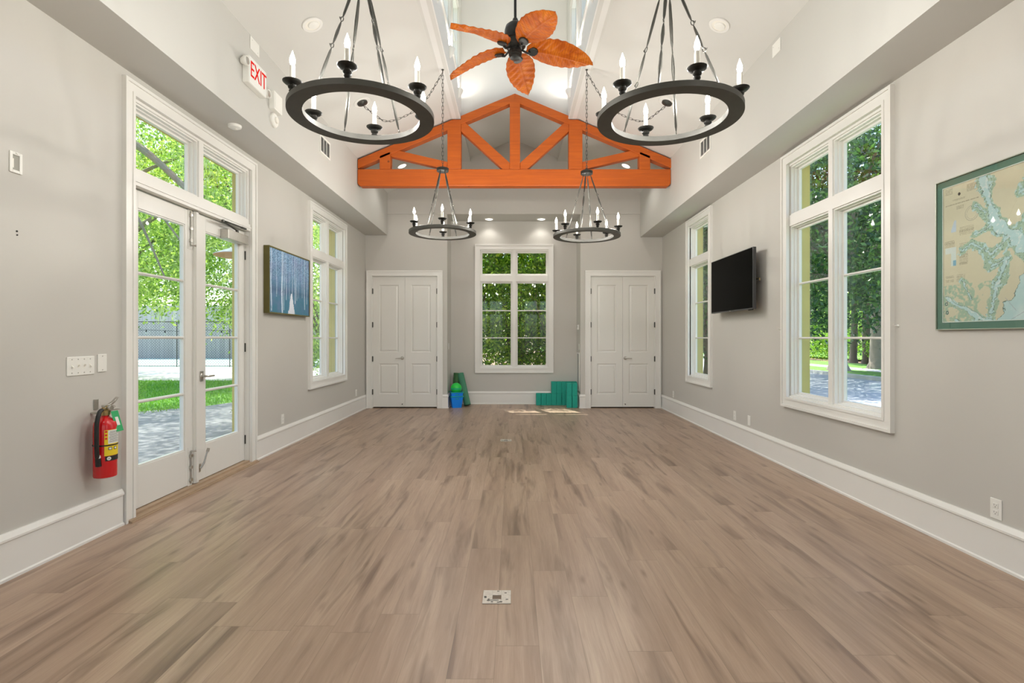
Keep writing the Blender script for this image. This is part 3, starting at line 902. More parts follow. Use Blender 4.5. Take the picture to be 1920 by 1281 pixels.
MB().box(-.070, .070, -.058, -.055, -.07, .07).build('cover', M['plate'], c, bevel=.002)
c = wall_root('fire_alarm_strobe', 'SL', 4.985, 3.395, 'round white alarm disc under the white box beside the exit sign', 'fire alarm')
MB().lathe([(0, 0), (.068, 0), (.068, -.018), (.060, -.028), (.035, -.032), (0, -.032)], 28, (0, 0, 0), 'y').build('base', M['plate'], c, smooth=True)
MB().lathe([(0, -.030), (.030, -.030), (.028, -.046), (.012, -.05), (0, -.05)], 20, (0, 0, 0), 'y').build('lens', M['candle'], c, smooth=True)
# plates under the spring line
def plate(name, side, y, z, w, h, label, cat, group=None, extra=None):
    c = wall_root(name, side, y, z, label, cat, group)
    MB().box(-w/2, w/2, -.006, 0, -h/2, h/2).build('cover_plate', M['plate'], c, bevel=.0025)
    if extra: extra(c)
    return c
def screws(c, pts):
    m = MB()
    for x, z in pts: m.lathe([(0, -.0055), (.0035, -.0055), (.0035, -.0075), (0, -.0075)], 10, (x, 0, z), 'y')
    m.build('screw', M['steel'], c)
plate('blank_plate', 'SL', 4.63, 3.905, .16, .115, 'blank white plate just above the exit sign', 'wall plate', extra=lambda c: screws(c, [(-.05, .03), (.05, -.03)]))
plate('blank_plate', 'SR', 4.60, 3.88, .14, .115, 'blank white plate high on the right soffit', 'wall plate', extra=lambda c: screws(c, [(-.05, .03), (.05, -.03)]))
# smoke detector on the left soffit underside
c = empty('smoke_detector', (-2.475, 4.60, ZSL), 0, 'round white smoke detector under the left soffit', 'smoke detector')
MB().lathe([(0, -.034), (.028, -.034), (.040, -.026), (.052, -.022), (.056, -.012), (.056, 0), (0, 0)], 28).build('body', M['plate'], c, smooth=True)
MB().lathe([(0, -.037), (.012, -.037), (.014, -.033), (0, -.033)], 16, (.012, 0, 0)).build('sensor_cap', M['candle'], c)
# supply vents
def vent(side, y, z, label):
    c = wall_root('air_vent', side, y, z, label, 'air vent', 'white supply vents in the soffits')
    m = MB().frame(-.17, .17, -.11, .11, .022, -.010, 0); m.box(-.052, -.046, -.010, 0, -.088, .088).box(.046, .052, -.010, 0, -.088, .088)
    m.build('frame', M['plate'], c)
    MB().box(-.148, .148, -.001, 0, -.088, .088).build('backing', M['dark'], c)
    m = MB()
    for k in range(13):
        z_ = -.082+k*.0137
        for a, b in ((-.148, -.052), (-.046, .046), (.052, .148)):
            m.add([(a, -.009, z_), (b, -.009, z_), (b, -.002, z_+.0075), (a, -.002, z_+.0075), (a, -.009, z_+.0015), (b, -.009, z_+.0015), (b, -.002, z_+.009), (a, -.002, z_+.009)],
                  [(0, 1, 2, 3), (7, 6, 5, 4), (0, 4, 5, 1), (1, 5, 6, 2), (2, 6, 7, 3), (3, 7, 4, 0)])
    m.build('louvre', M['plate'], c)
vent('SL', 6.36, 3.64, 'white louvred air vent in the left soffit left of the truss')
vent('SR', 6.30, 3.64, 'white louvred air vent in the right soffit right of the truss')

# switches on the left wall
c = plate('light_switch', 'L', 3.258, 1.123, .208, .117, 'white four-gang switch plate left of the glazed doors', 'light switch',
          extra=lambda c: screws(c, [(-.069+.046*k, s*.042) for k in range(4) for s in (-1, 1)]))
for k in range(4):
    x = -.069+.046*k; up = 1 if k in (1, 2) else -1
    MB().box(x-.005, x+.005, -.0065, -.005, -.012, .012).add([(x-.004, -.006, -.006), (x+.004, -.006, -.006), (x+.004, -.006, .006), (x-.004, -.006, .006), (x-.003, -.018, up*.008-.003), (x+.003, -.018, up*.008-.003), (x+.003, -.018, up*.008+.003), (x-.003, -.018, up*.008+.003)],
        [(0, 1, 5, 4), (1, 2, 6, 5), (2, 3, 7, 6), (3, 0, 4, 7), (4, 5, 6, 7)]).build('toggle', M['candle'], c)
plate('blank_plate', 'L', 3.427, 1.133, .074, .117, 'narrow blank white plate between switches and glazed doors', 'wall plate', extra=lambda c: screws(c, [(0, .045), (0, -.045)]))
# recessed cable box
c = wall_root('cable_box', 'L', 2.832, 2.258, 'small white recessed wall box high on the left wall', 'wall box')
m = MB().frame(-.036, .036, -.057, .057, .016, -.007, 0).box(-.006, .006, -.012, -.007, .048, .056)
m.build('cover_plate', M['plate'], c, bevel=.002)
MB().box(-.022, .022, -.002, -.001, -.043, .043).build('recess', simple('grey_recess', (.34, .33, .29), .7), c)
MB().box(-.020, -.012, -.004, -.002, -.03, .02).build('connector', M['candle'], c)
c = wall_root('wall_anchor', 'L', 2.84, 1.875, 'tiny dark screw hole pair below the small wall box', 'wall anchor')
MB().lathe([(0, -.003), (.005, -.003), (.005, 0), (0, 0)], 10, (0, 0, .010), 'y').lathe([(0, -.003), (.004, -.003), (.004, 0), (0, 0)], 10, (.002, 0, -.010), 'y').build('screw', M['dark'], c)

# outlets
def outlet(side, y, z, label, holes=True, w=.070, h=.115):
    c = wall_root('power_outlet', side, y, z, label, 'power outlet', 'white wall outlets')
    MB().box(-w/2, w/2, -.006, 0, -h/2, h/2).build('cover_plate', M['plate'], c, bevel=.0025)
    if holes:
        for s in (-1, 1):
            r = MB().box(-.016, .016, -.0085, -.006, s*.020-.014, s*.020+.014).build('receptacle', M['plate'], c, bevel=.002)
            MB().box(-.008, -.006, -.0088, -.0084, s*.020-.002, s*.020+.007).box(.006, .008, -.0088, -.0084, s*.020-.002, s*.020+.006).lathe([(0, -.0084), (.0025, -.0084), (.0025, -.0088), (0, -.0088)], 8, (0, 0, s*.020-.008), 'y').build('slot', M['dark'], r)
    return c
outlet('R', 2.947, .325, 'white duplex outlet low on the right wall nearest the camera')
outlet('R', 6.03, .335, 'blank-looking white plate low on the right wall, nearer of the middle pair', holes=False)
outlet('R', 6.42, .335, 'white outlet low on the right wall, farther of the middle pair')
outlet('R', 8.88, .33, 'white outlet low on the right wall by the right closet')
outlet('L', 6.11, .34, 'white outlet low on the left wall below the blue painting')
outlet('L', 8.98, .345, 'white outlet low on the left wall by the left closet')

# alcove plates, thermostat, grille
plate('light_switch', 'AL', 9.75, 1.14, .07, .115, 'white switch plate on the left return of the alcove', 'light switch')
c = wall_root('thermostat', 'AR', 9.80, 1.50, 'small white thermostat on the right return of the alcove', 'thermostat')
MB().box(-.05, .05, -.028, 0, -.045, .045).build('housing', M['plate'], c, bevel=.006); MB().box(-.025, .025, -.030, -.028, -.005, .025).build('display', M['goldline'], c)
plate('light_switch', 'AR', 9.74, 1.13, .07, .115, 'white switch plate below the thermostat in the alcove', 'light switch')
c = wall_root('return_grille', 'AR', 9.86, .66, 'tall white return air grille on the right return of the alcove', 'air grille')
MB().frame(-.19, .19, -.36, .36, .022, -.012, 0).build('frame', M['plate'], c)
MB().box(-.17, .17, -.001, 0, -.34, .34).build('backing', M['dark'], c)
m = MB()
for k in range(34): m.box(-.17, .17, -.009, -.002, -.335+k*.02, -.335+k*.02+.009)
m.build('louvre', M['plate'], c)

# tie-back hooks beside the near right window
for y, lab in ((5.31, 'far side'), (3.70, 'near side')):
    c = wall_root('curtain_hook', 'R', y, 1.385, 'tiny white hook on the right wall at the %s of the tall window' % lab, 'hook', 'tiny hooks beside the tall window')
    MB().lathe([(0, 0), (.010, 0), (.010, -.004), (.004, -.008), (.004, -.03), (0, -.03)], 10, (0, 0, 0), 'y').tube([(0, -.03, 0), (0, -.036, .012)], .003, 6).build('hook', M['plate'], c)

# ---------------------------------------------------------------- floor outlets
def floor_outlet(x, y, label):
    c = empty('floor_outlet', (x, y, 0), 0, label, 'floor outlet', 'metal floor outlets')
    MB().holed('z', .0, .004, -.070, .070, -.066, .066, [(-.022, .022, -.024, .016)]).build('cover_plate', simple('worn_pale_metal', (.60, .56, .50), .5, metal=.3, var=.25, scale=60), c, bevel=.001)
    MB().box(-.022, .022, -.024, .016, .0005, .0015).build('insert', simple('brown_outlet_insert', (.16, .115, .08), .7), c)
    m = MB()
    random.seed(3)
    for k in range(12):
        a = random.uniform(-PI, 0) if k < 9 else random.uniform(0, PI)
        px, py = .058*math.cos(a), .058*math.sin(a)*.95
        m.box(px-.006, px+.006, py-.003, py+.003, .004, .0046)
    m.box(-.035, .01, -.038, -.033, .004, .0047).box(-.045, -.035, -.03, -.022, .004, .0047)
    m.build('scuff', M['bronze'], c)
floor_outlet(-.081, 2.59, 'worn square metal floor outlet in the foreground planks')
floor_outlet(-.09, 6.55, 'small metal floor outlet far down the room')

# ---------------------------------------------------------------- fire extinguisher
c = wall_root('fire_extinguisher', 'L', 3.345, .40, 'red fire extinguisher hanging on the left wall beside the glazed doors', 'fire extinguisher')
V = -.088
R_ = .064
MB().lathe([(0, 0), (.050, 0), (.062, .006), (R_, .016), (R_, .335), (.060, .355), (.047, .374), (.028, .386), (.022, .392), (.022, .405), (0, .405)], 40, (0, V, 0)).build('tank', M['red'], c, smooth=True)
g = MB().lathe([(0, .40), (.026, .40), (.028, .41), (.028, .425), (.019, .432), (.017, .46), (0, .462)], 20, (0, V, 0))
g.tube([(0, V, .435), (-.045, V-.01, .437)], [.014, .012], 12)
vl = g.build('valve', M['brass'], c, smooth=True)
MB().lathe([(0, 0), (.020, 0), (.021, -.010), (.018, -.014), (0, -.014)], 20, (.008, V-.022, .445), 'y').build('pressure_gauge', M['steel'], vl, smooth=True)
g = MB()
g.prism([(-.02, .452), (.035, .455), (.075, .475), (.105, .505), (.098, .507), (.065, .484), (.03, .468), (-.02, .466)], 'y', V-.010, V+.010)
g.prism([(.0, .440), (.05, .432), (.11, .428), (.112, .421), (.05, .424), (.0, .430)], 'y', V-.010, V+.010)
g.build('squeeze_handle', M['steel'], c, bevel=.0015)
g = MB().loop([(.045+.016*math.cos(a), V-.018, .447+.012*math.sin(a)) for a in [i*PI/6 for i in range(12)]], .0015, 5).tube([(-.03, V-.018, .449), (.03, V-.018, .449)], .002, 5)
g.build('safety_pin', M['steel'], c)
g = MB().tube(spline([(-.04, V-.01, .437), (-.072, V-.02, .425), (-.092, V-.02, .36), (-.094, V-.02, .24), (-.084, V-.015, .16), (-.076, V-.012, .135)]), .0125, 12)
ho = g.build('hose', M['rubber'], c, smooth=True)
MB().tube([(-.0765, V-.012, .152), (-.074, V-.012, .138)], .0150, 12).build('hose_band', M['white'], ho, smooth=True)
MB().tube([(-.074, V-.012, .137), (-.067, V-.010, .085)], [.0150, .0165], 12).build('nozzle', M['rubber'], ho, smooth=True)
# band, labels wrap the tank
def wrap(name, z0, z1, a0, a1, r, mat, par, thick=.0008, n=16):
    vs = []; fs = []
    for i in range(n+1):
        a = math.radians(a0+(a1-a0)*i/n)
        for z in (z0, z1):
            vs.append((r*math.cos(a), V+r*math.sin(a), z))
    for i in range(n): fs.append((2*i, 2*i+2, 2*i+3, 2*i+1))
    o = MB().add(vs, fs).build(name, mat, par)
    s = o.modifiers.new('t', 'SOLIDIFY'); s.thickness = thick; s.offset = 1
    return o
# local -y faces the room; the camera looks along +x of this frame, so labels sit around -150..-40 degrees
wrap('strap', .208, .216, 0, 360, R_+.0012, M['rubber'], c, .0015, 40)
wrap('yellow_label', .145, .310, -146, -48, R_+.0006, M['yellow'], c)
wrap('black_label', .112, .143, -142, -48, R_+.0006, M['dark'], c)
wl = wrap('white_label', .222, .308, -129, -50, R_+.0014, M['white'], c, .0006)
for k in range(9):
    wrap('label_text', .232+k*.0082, .2345+k*.0082, -125+(k % 3)*2, -66-(k % 2)*6, R_+.0024, simple('label_print', (.10, .09, .08), .6) if k == 0 else bpy.data.materials['label_print'], wl, .0003, 8)
for k in range(3):
    wrap('label_symbol', .250+k*.022, .262+k*.022, -143, -133, R_+.0016, M['exitred'], wl, .0006, 4)
for k in range(2):
    wrap('label_symbol', .182, .200, -128+k*28, -110+k*28, R_+.0016, M['dark'], wl, .0006, 5)
    wrap('label_symbol', .185, .197, -125+k*28, -113+k*28, R_+.0022, M['white'], wl, .0006, 5)
MB().lathe([(0, 0), (.0115, 0), (.0115, -.001), (0, -.001)], 18, (0, 0, 0), 'y').build('logo_badge', M['white'], wl).matrix_local = Matrix.Translation(((R_+.002)*math.cos(math.radians(-125)), V+(R_+.002)*math.sin(math.radians(-125)), .128)) @ Matrix.Rotation(math.radians(-35), 4, 'Z')
o = text_mesh('logo_letters', 'UL', .011, .0003, M['dark'], wl, Matrix.Translation(((R_+.0035)*math.cos(math.radians(-125)), V+(R_+.0035)*math.sin(math.radians(-125)), .128)) @ Matrix.Rotation(math.radians(-35), 4, 'Z') @ STAND)
# inspection tag hanging from the neck
tg = MB().add([(-.030, -.0, .0), (.030, 0, 0), (.052, -.022, -.135), (-.008, -.022, -.135), (-.030, .0012, .0), (.030, .0012, 0), (.052, -.0208, -.135), (-.008, -.0208, -.135)],
              [(0, 1, 2, 3), (7, 6, 5, 4), (0, 4, 5, 1), (1, 5, 6, 2), (2, 6, 7, 3), (3, 7, 4, 0)]).build('inspection_tag', M['greentag'], c)
tg.location = (.018, V-.045, .425)
MB().add([(-.006, -.0075, -.040), (.020, -.0075, -.040), (.030, -.0165, -.095), (.004, -.0165, -.095)], [(0, 1, 2, 3)]).build('tag_panel', M['white'], tg)
# bracket
g = MB().box(.012, .050, -.006, 0, .430, .498).box(-.012, .012, V+.0, 0, .405, .418)
g.build('wall_bracket', M['steel'], c, bevel=.002)

# ---------------------------------------------------------------- television on its wall mount
c = wall_root('television', 'R', 6.238, 1.616, 'black flat television on a wall mount between the two right windows', 'television')
W2, H2 = .593, .680
MB().box(-W2, W2, -.138, -.100, 0, H2).build('bezel', M['tvbezel'], c, bevel=.004)
MB().box(-W2+.008, W2-.008, -.1392, -.1375, .014, H2-.008).build('screen', M['tvscreen'], c)
MB().box(-W2+.10, W2-.10, -.100, -.070, .05, H2-.18).build('rear_housing', M['tvbezel'], c, bevel=.01)
MB().box(-.02, .02, -.1402, -.139, .003, .009).build('maker_badge', M['steel'], c)
g = MB().box(-.22, .22, -.012, 0, .20, .50).box(-.15, -.11, -.07, -.055, .10, .55).box(.11, .15, -.07, -.055, .10, .55)
g.box(-.04, .04, -.06, -.012, .30, .40)
g.tube([(.15, -.06, .34), (.40, -.05, .335), (.56, -.055, .34)], .008, 6)
g.build('wall_mount', M['black'], c)
g = MB().tube([(.50, -.055, .345), (.585, -.06, .335), (.592, -.065, .31)], .006, 6); g.build('mount_hook', M['brass'], c)
MB().tube([(.45, -.12, -.006), (.56, -.12, -.006)], .006, 8).build('sensor_bar', M['rubber'], c)

# ---------------------------------------------------------------- pictures painted as coloured meshes
def color_grid(name, w, h, nx, nz, fn, mat, parent, y):
    """flat sheet in the local xz plane whose colours come from fn(s, t), s right and t up in 0..1"""
    xs = np.linspace(-w/2, w/2, nx+1); zs = np.linspace(0, h, nz+1)
    vs = [(x, y, z) for z in zs for x in xs]
    fs = []
    for j in range(nz):
        for i in range(nx):
            a = j*(nx+1)+i; fs.append((a, a+1, a+nx+2, a+nx+1))
    me = bpy.data.meshes.new(name); me.from_pydata(vs, [], fs)
    ca = me.color_attributes.new('Col', 'FLOAT_COLOR', 'POINT')
    cols = np.ones((len(vs), 4), dtype=np.float32)
    k = 0
    for j in range(nz+1):
        for i in range(nx+1):
            cols[k, :3] = fn(i/nx, j/nz); k += 1
    ca.data.foreach_set('color', cols.ravel())
    me.materials.append(mat)
    o = bpy.data.objects.new(name, me); COL.objects.link(o); o.parent = parent
    return o
def fb(x, y, z=0, o=3):
    v = 0; a = .5; f = 1
    for _ in range(o):
        v += a*noise.noise((x*f, y*f, z+f*3.1)); a *= .5; f *= 2.03
    return v
def lerp3(a, b, t):
    t = max(0, min(1, t)); return tuple(a[i]+(b[i]-a[i])*t for i in range(3))
def birch(s, t):
    # a wood of pale trunks in blue dusk with a white path
    c = lerp3((.05, .16, .24), (.12, .25, .42), t*1.2 + fb(s*5, t*4, 1))
    if t < .40: c = lerp3((.05, .19, .29), c, (t-.15)/.25 + .25*fb(s*8, t*8, 5))
    c = lerp3(c, (.02, .045, .11), max(0, .55-abs(t-.36)*6)*.8)
    d = fb(s*70, t*55, 9, 3)
    if t > .50 or d > .15:
        c = lerp3(c, (.33, .52, .74), max(0, (d+.12)*2.6)*min(1, max(0, (t-.35)*2.2)))
        c = lerp3(c, (.02, .05, .13), max(0, (-d-.02)*2.4)*min(1, max(.25, (t-.35)*2)))
    c = lerp3(c, (.20, .20, .40), max(0, fb(s*6, t*5, 30))*1.1)
    for (x, w, br, lo) in ((.045, .010, .9, .02), (.16, .007, .55, .25), (.29, .013, 1, .0), (.335, .006, .8, .05), (.385, .008, .6, .22), (.47, .006, .5, .25), (.54, .007, .55, .3), (.61, .009, .8, .18), (.655, .006, .6, .24), (.71, .006, .4, .28), (.80, .006, .5, .3), (.87, .009, .8, .1), (.945, .008, .6, .2)):
        xx = x + .006*math.sin(t*7+x*30)
        if t > lo and abs(s-xx) < w*1.25 and fb(s*90, t*60, x*9) > -.28:
            c = lerp3(c, (.62, .74, .86), br*(1-.35*(abs(s-xx)/w)) * (.75 if t > .6 else 1))
    if t < .34:
        wd = .016 + (.34-t)*.26
        xc = .52 
        if abs(s-xc) < wd*(.8+.5*fb(s*40, t*30, 3)): c = lerp3(c, (.72, .76, .84), .92)
    return c
c = wall_root('framed_painting', 'L', 6.215, 1.572, 'blue painting of a birch wood with a white path in olive frame', 'painting')
MB().frame(-.565, .565, 0, .742, .014, -.062, 0).box(-.551, .551, -.050, 0, .014, .728).build('frame', M['olive'], c)
color_grid('canvas', 1.102, .714, 250, 165, birch, M['paint'], c, -.054).location = (0, 0, .014)

# nautical chart
def seg(px, py, ax, ay, bx, by):
    dx, dy = bx-ax, by-ay
    t = max(0, min(1, ((px-ax)*dx+(py-ay)*dy)/(dx*dx+dy*dy)))
    return math.hypot(px-ax-t*dx, py-ay-t*dy), t
def chart(x, y):
    # x metres from the left edge, y metres down from the top edge
    land = (.74, .635, .48); marsh = (.44, .54, .42); water = (.55, .69, .71); deep = (.74, .77, .77)
    n = fb(x*14, y*14, 2, 4); n2 = fb(x*45, y*45, 8, 3)
    # coast: sea lies below and right of a slanting line
    coast = (x-.36) - (.87-y)*.62 + .045*n*2
    c = land
    m = fb(x*9, y*9, 17, 4)
    md = .10
    for (ax, ay, bx, by, w) in ((.27, .0, .36, .30, .030), (.36, .30, .50, .42, .045), (.50, .42, .62, .56, .060), (.56, .0, .57, .32, .016), (.57, .32, .60, .48, .030),
                                (.42, .52, .36, .66, .014), (.36, .66, .33, .80, .014), (.02, .70, .20, .80, .012), (.20, .80, .34, .86, .020), (.10, .84, .14, .93, .012), (.24, .83, .20, .93, .010),
                                (.36, .30, .22, .33, .006), (.44, .38, .33, .47, .008), (.33, .47, .20, .38, .007), (.20, .38, .14, .42, .005), (.44, .5, .33, .54, .007), (.14, .60, .20, .72, .006), (.30, .22, .22, .16, .006),
                                (.50, .16, .66, .10, .008), (.60, .26, .80, .20, .012), (.75, .0, .70, .3, .012), (.7, .3, .62, .5, .02), (.9, .1, .8, .3, .01)):
        d, t = seg(x+.012*n2*2, y+.012*m*2, ax, ay, bx, by)
        d -= w*(.62+.25*math.sin(t*9)) + .006*n2
        md = min(md, d)
    if md < .0: c = water if n2 > -.12 else deep
    elif md < .014+.075*max(0, m+.12): c = (marsh if n2 < .10 else water) if fb(x*110, y*110, 5, 2) > -.2 else (.20, .30, .24)
    if y > .62 and x < .33 and coast < 0 and m > -.05 and md > 0: c = lerp3(marsh, land, max(0, n2*5))
    isl, t = seg(x, y, .40, .60, .50, .45)
    if coast > 0 and isl > .035+.01*n: c = lerp3(water, deep, (coast-.03)*6 + n)
    elif coast > 0: c = land if n2 < .15 else marsh
    if coast > .14: c = lerp3((.70, .66, .66), deep, .5+n2*2)
    if abs(coast) < .0025 or (0 < md < .0022): c = (.17, .22, .20)
    # title block, soundings and notes
    if x < .25 and .0 < y < .56 and md > .02 and c in (land, marsh): c = land
    if c == land:
        if x < .30 and y < .6:
            for (bx0, bx1, by0, by1, sp) in ((.015, .07, .012, .05, .006), (.17, .26, .02, .07, .006), (.07, .16, .088, .10, .006), (.02, .25, .115, .124, .009), (.10, .15, .135, .16, .006), (.12, .22, .27, .32, .009), (.01, .085, .34, .38, .007), (.12, .18, .37, .5, .008), (.02, .08, .56, .66, .006), (.10, .16, .56, .6, .007)):
                if bx0 < x < bx1 and by0 < y < by1 and ((y-by0) % sp) < sp*.45 and noise.noise((x*260, y*90, 4)) > -.25: c = (.40, .33, .24)
        if math.hypot(x-.118, y-.062) < .0095: c = (.06, .04, .04)
        d = math.hypot(x-.205, y-.20)
        if abs(d-.045) < .0014 or abs(d-.035) < .001: c = (.42, .36, .3)
    if .060 < x < .095 and .22 < y < .29: c = lerp3((.58, .62, .72), land, 0 if x+y*.4 > .17 else 1)
    if .015 < x < .095 and .385 < y < .42: c = (.74, .74, .72)
    if .060 < x < .095 and .42 < y < .50: c = (.25, .45, .60) if y > .465 and x > .072 else (.72, .74, .72)
    for (u_, v_) in ((.025, .735), (.03, .79)):
        if abs(math.hypot(x-u_, y-v_)-.009) < .003: c = (.10, .16, .17)
    for (ax, ay, bx, by) in ((.36, .66, .48, .80), (.45, .0, .62, .93), (.62, .56, .86, .93), (.30, .93, .9, .60)):
        d, t = seg(x, y, ax, ay, bx, by)
        if d < .0011 and coast > -.02: c = (.42, .40, .46)
    return tuple(max(0, v*(1+.04*n2)) for v in c)
CW, CH = 1.30, .95
c = wall_root('framed_chart', 'R', 3.35-CW/2, 1.348, 'framed nautical chart with green mat on the right wall', 'framed chart')
MB().frame(-CW/2, CW/2, 0, CH, .007, -.022, 0).build('frame', M['goldline'], c, bevel=.002)
MB().holed('y', -.012, -.002, -CW/2+.006, CW/2-.006, .006, CH-.006, [(-CW/2+.048, CW/2-.048, .050, CH-.050)]).build('mat_board', M['matboard'], c)
MB().frame(-CW/2+.046, CW/2-.046, .048, CH-.048, .004, -.0135, -.010).build('white_bevel', M['white'], c)
cw, ch = CW-.096, CH-.100
color_grid('chart_sheet', cw, ch, 420, 300, lambda s, t: chart(s*cw, (1-t)*ch), M['chart'], c, -.009).location = (0, 0, .050)
MB().box(-CW/2+.006, CW/2-.006, -.017, -.0165, .006, CH-.006).build('glass_sheet', M['glass'], c)

# ---------------------------------------------------------------- yoga blocks
random.seed(21)
def block(x, y, z, label):
    o = MB().box(-.0475, .0475, -.075, .075, 0, .226).build('yoga_block', M['teal'], bevel=.005, loc=(x, y, z))
    o.rotation_euler = (0, 0, random.uniform(-.03, .03))
    return tag(o, label, 'yoga block', 'teal foam yoga blocks')
ordn = ['leftmost', 'second from the left', 'third from the left', 'fourth from the left', 'fifth from the left', 'sixth from the left', 'seventh from the left', 'eighth from the left']
for k in range(8):
    block(.493+.0985*k, 10.022, 0, 'teal foam yoga block standing in the bottom row by the baseboard, %s' % ordn[k])
for k in range(3, 8):
    block(.493+.0985*k, 10.022, .2265, 'teal foam yoga block in the upper row by the baseboard, %s' % ordn[k-3])
for k, (x, z, lb) in enumerate(((1.027+.018, 0, 'lower left'), (1.145, 0, 'lower right'), (1.045, .2265, 'upper left'), (1.145, .2265, 'upper right'))):
    block(x, 9.655, z, 'lighter teal yoga block, %s of the four in the front stack' % lb)

# ---------------------------------------------------------------- storage bins, ball and mats
def bin_(z, label):
    c = empty('storage_bin', (-1.062, 9.66, z), math.radians(17), label, 'storage bin', 'nested blue storage bins')
    vs = []; b, t, h = .083, .112, .215
    for (r, zz) in ((b, 0), (t, h), (t-.006, h), (b-.005, .006)):
        for (sx, sy) in ((-1, -1), (1, -1), (1, 1), (-1, 1)): vs.append((sx*r, sy*r, zz))
    fs = [(3, 2, 1, 0)]
    for l in range(3):
        for k in range(4): fs.append((l*4+k, l*4+(k+1) % 4, (l+1)*4+(k+1) % 4, (l+1)*4+k))
    fs.append((12, 13, 14, 15))
    MB().add(vs, fs).build('bin_body', M['blue'], c, bevel=.003)
    m = MB()
    for (z0, z1, r) in ((h-.012, h+.004, t+.008),):
        m.box(-r, r, -r, -r+.012, z0, z1).box(-r, r, r-.012, r, z0, z1).box(-r, -r+.012, -r+.012, r-.012, z0, z1).box(r-.012, r, -r+.012, r-.012, z0, z1)
    m.build('rim', M['bluegreen'], c, bevel=.003)
    MB().box(-.035, .035, -.1085, -.098, h-.052, h-.040).build('handle_slot', M['bluegreen'], c)
    return c
bin_(0, 'blue plastic storage bin on the floor left of the alcove window')
bin_(.078, 'upper blue bin nested inside the bin standing on the floor')
c = empty('exercise_ball', (-1.062, 9.66, .355), 0, 'bright green ball sitting in the blue bins', 'ball')
MB().lathe([(.104*math.sin(a), -.104*math.cos(a)) for a in [PI*i/20 for i in range(21)]], 32).build('ball', M['ball'], c, smooth=True)
MB().lathe([(.1045*math.cos(a), .1045*math.sin(a)) for a in (-.10, -.05, .0, .05)]+[(.100, .0)], 32).build('seam_band', M['bluegreen'], c, smooth=True)
def mat_roll(p0, p1, r, name_mat, label, turns=3.2):
    p0, p1 = Vector(p0), Vector(p1)
    L_ = (p1-p0).length
    c = empty('rolled_mat', p0, 0, label, 'yoga mat', 'rolled green mats leaning in the alcove')
    m = MB(); n = 90; vs = []; fs = []
    for i in range(n+1):
        a = 2*PI*turns*i/n
        rr = .022+(r-.022)*i/n
        for (dr, z) in ((0, 0), (.0055, 0), (.0055, L_), (0, L_)):
            vs.append(((rr+dr)*math.cos(a), (rr+dr)*math.sin(a), z))
    for i in range(n):
        for j in range(4):
            fs.append((i*4+j, (i+1)*4+j, (i+1)*4+(j+1) % 4, i*4+(j+1) % 4))
    fs.append((0, 1, 2, 3)); fs.append((n*4+3, n*4+2, n*4+1, n*4))
    m.add(vs, fs)
    o = m.build('mat_roll', name_mat, c)
    o.rotation_mode = 'QUATERNION'
    o.rotation_quaternion = (p1-p0).to_track_quat('Z', 'Y')
    return c
mat_roll((-1.12, 9.93, .01), (-1.09, 10.035, .615), .058, M['matdark'], 'dark green rolled mat upright in the alcove corner behind the bins')
mat_roll((-.865, 9.86, .02), (-1.020, 10.035, .605), .066, M['matgreen'], 'green rolled mat leaning beside the bins, lower end outward')

# ================================================================ outside
def leaf_mat(name, dark, mid, bright, rough=.45, trans=.35):
    t = NT(name)
    g = t.n('NewGeometry')
    c = t.ramp(g.outputs['Random Per Island'], [(.0, dark), (.5, mid), (1, bright)])
    b = t.bsdf(Base_Color=c, Roughness=rough)
    tl = t.n('BsdfTranslucent'); t.l(t.mix(1.0, c, (1.0, 1.15, .45), 'MULTIPLY'), tl.inputs[0])
    mx = t.n('MixShader'); mx.inputs[0].default_value = trans
    t.l(b.outputs[0], mx.inputs[1]); t.l(tl.outputs[0], mx.inputs[2])
    return t.done(mx.outputs[0])
M['leaf_oak'] = leaf_mat('bright_oak_leaves', (.13, .25, .07), (.38, .53, .16), (.80, .86, .42), trans=.55)
M['leaf_mag'] = leaf_mat('dark_glossy_leaves', (.014, .05, .024), (.04, .115, .042), (.17, .33, .09), .26, .28)
M['leaf_bush'] = leaf_mat('hedge_leaves', (.04, .12, .016), (.20, .40, .05), (.62, .80, .16), .4, .55)
M['moss'] = leaf_mat('grey_green_moss', (.36, .44, .36), (.52, .60, .50), (.72, .78, .68), .8, .5)
M['bark'] = simple('grey_brown_bark', (.13, .10, .075), .9, var=.35, scale=6, bump=.6)
M['barkpale'] = simple('pale_bark', (.30, .25, .21), .9, var=.3, scale=6, bump=.5)
M['concrete'] = simple('pale_concrete', (.62, .60, .56), .85, var=.06, scale=2)
M['litter'] = simple('leaf_litter', (.27, .17, .10), .95, var=.45, scale=14, bump=.6)
M['asphalt'] = simple('grey_asphalt', (.46, .47, .50), .85, var=.08, scale=10, bump=.2)
M['courtgreen'] = simple('teal_court', (.33, .46, .43), .8, var=.05, scale=2)
M['flower'] = simple('pink_petals', (.85, .45, .5), .6)

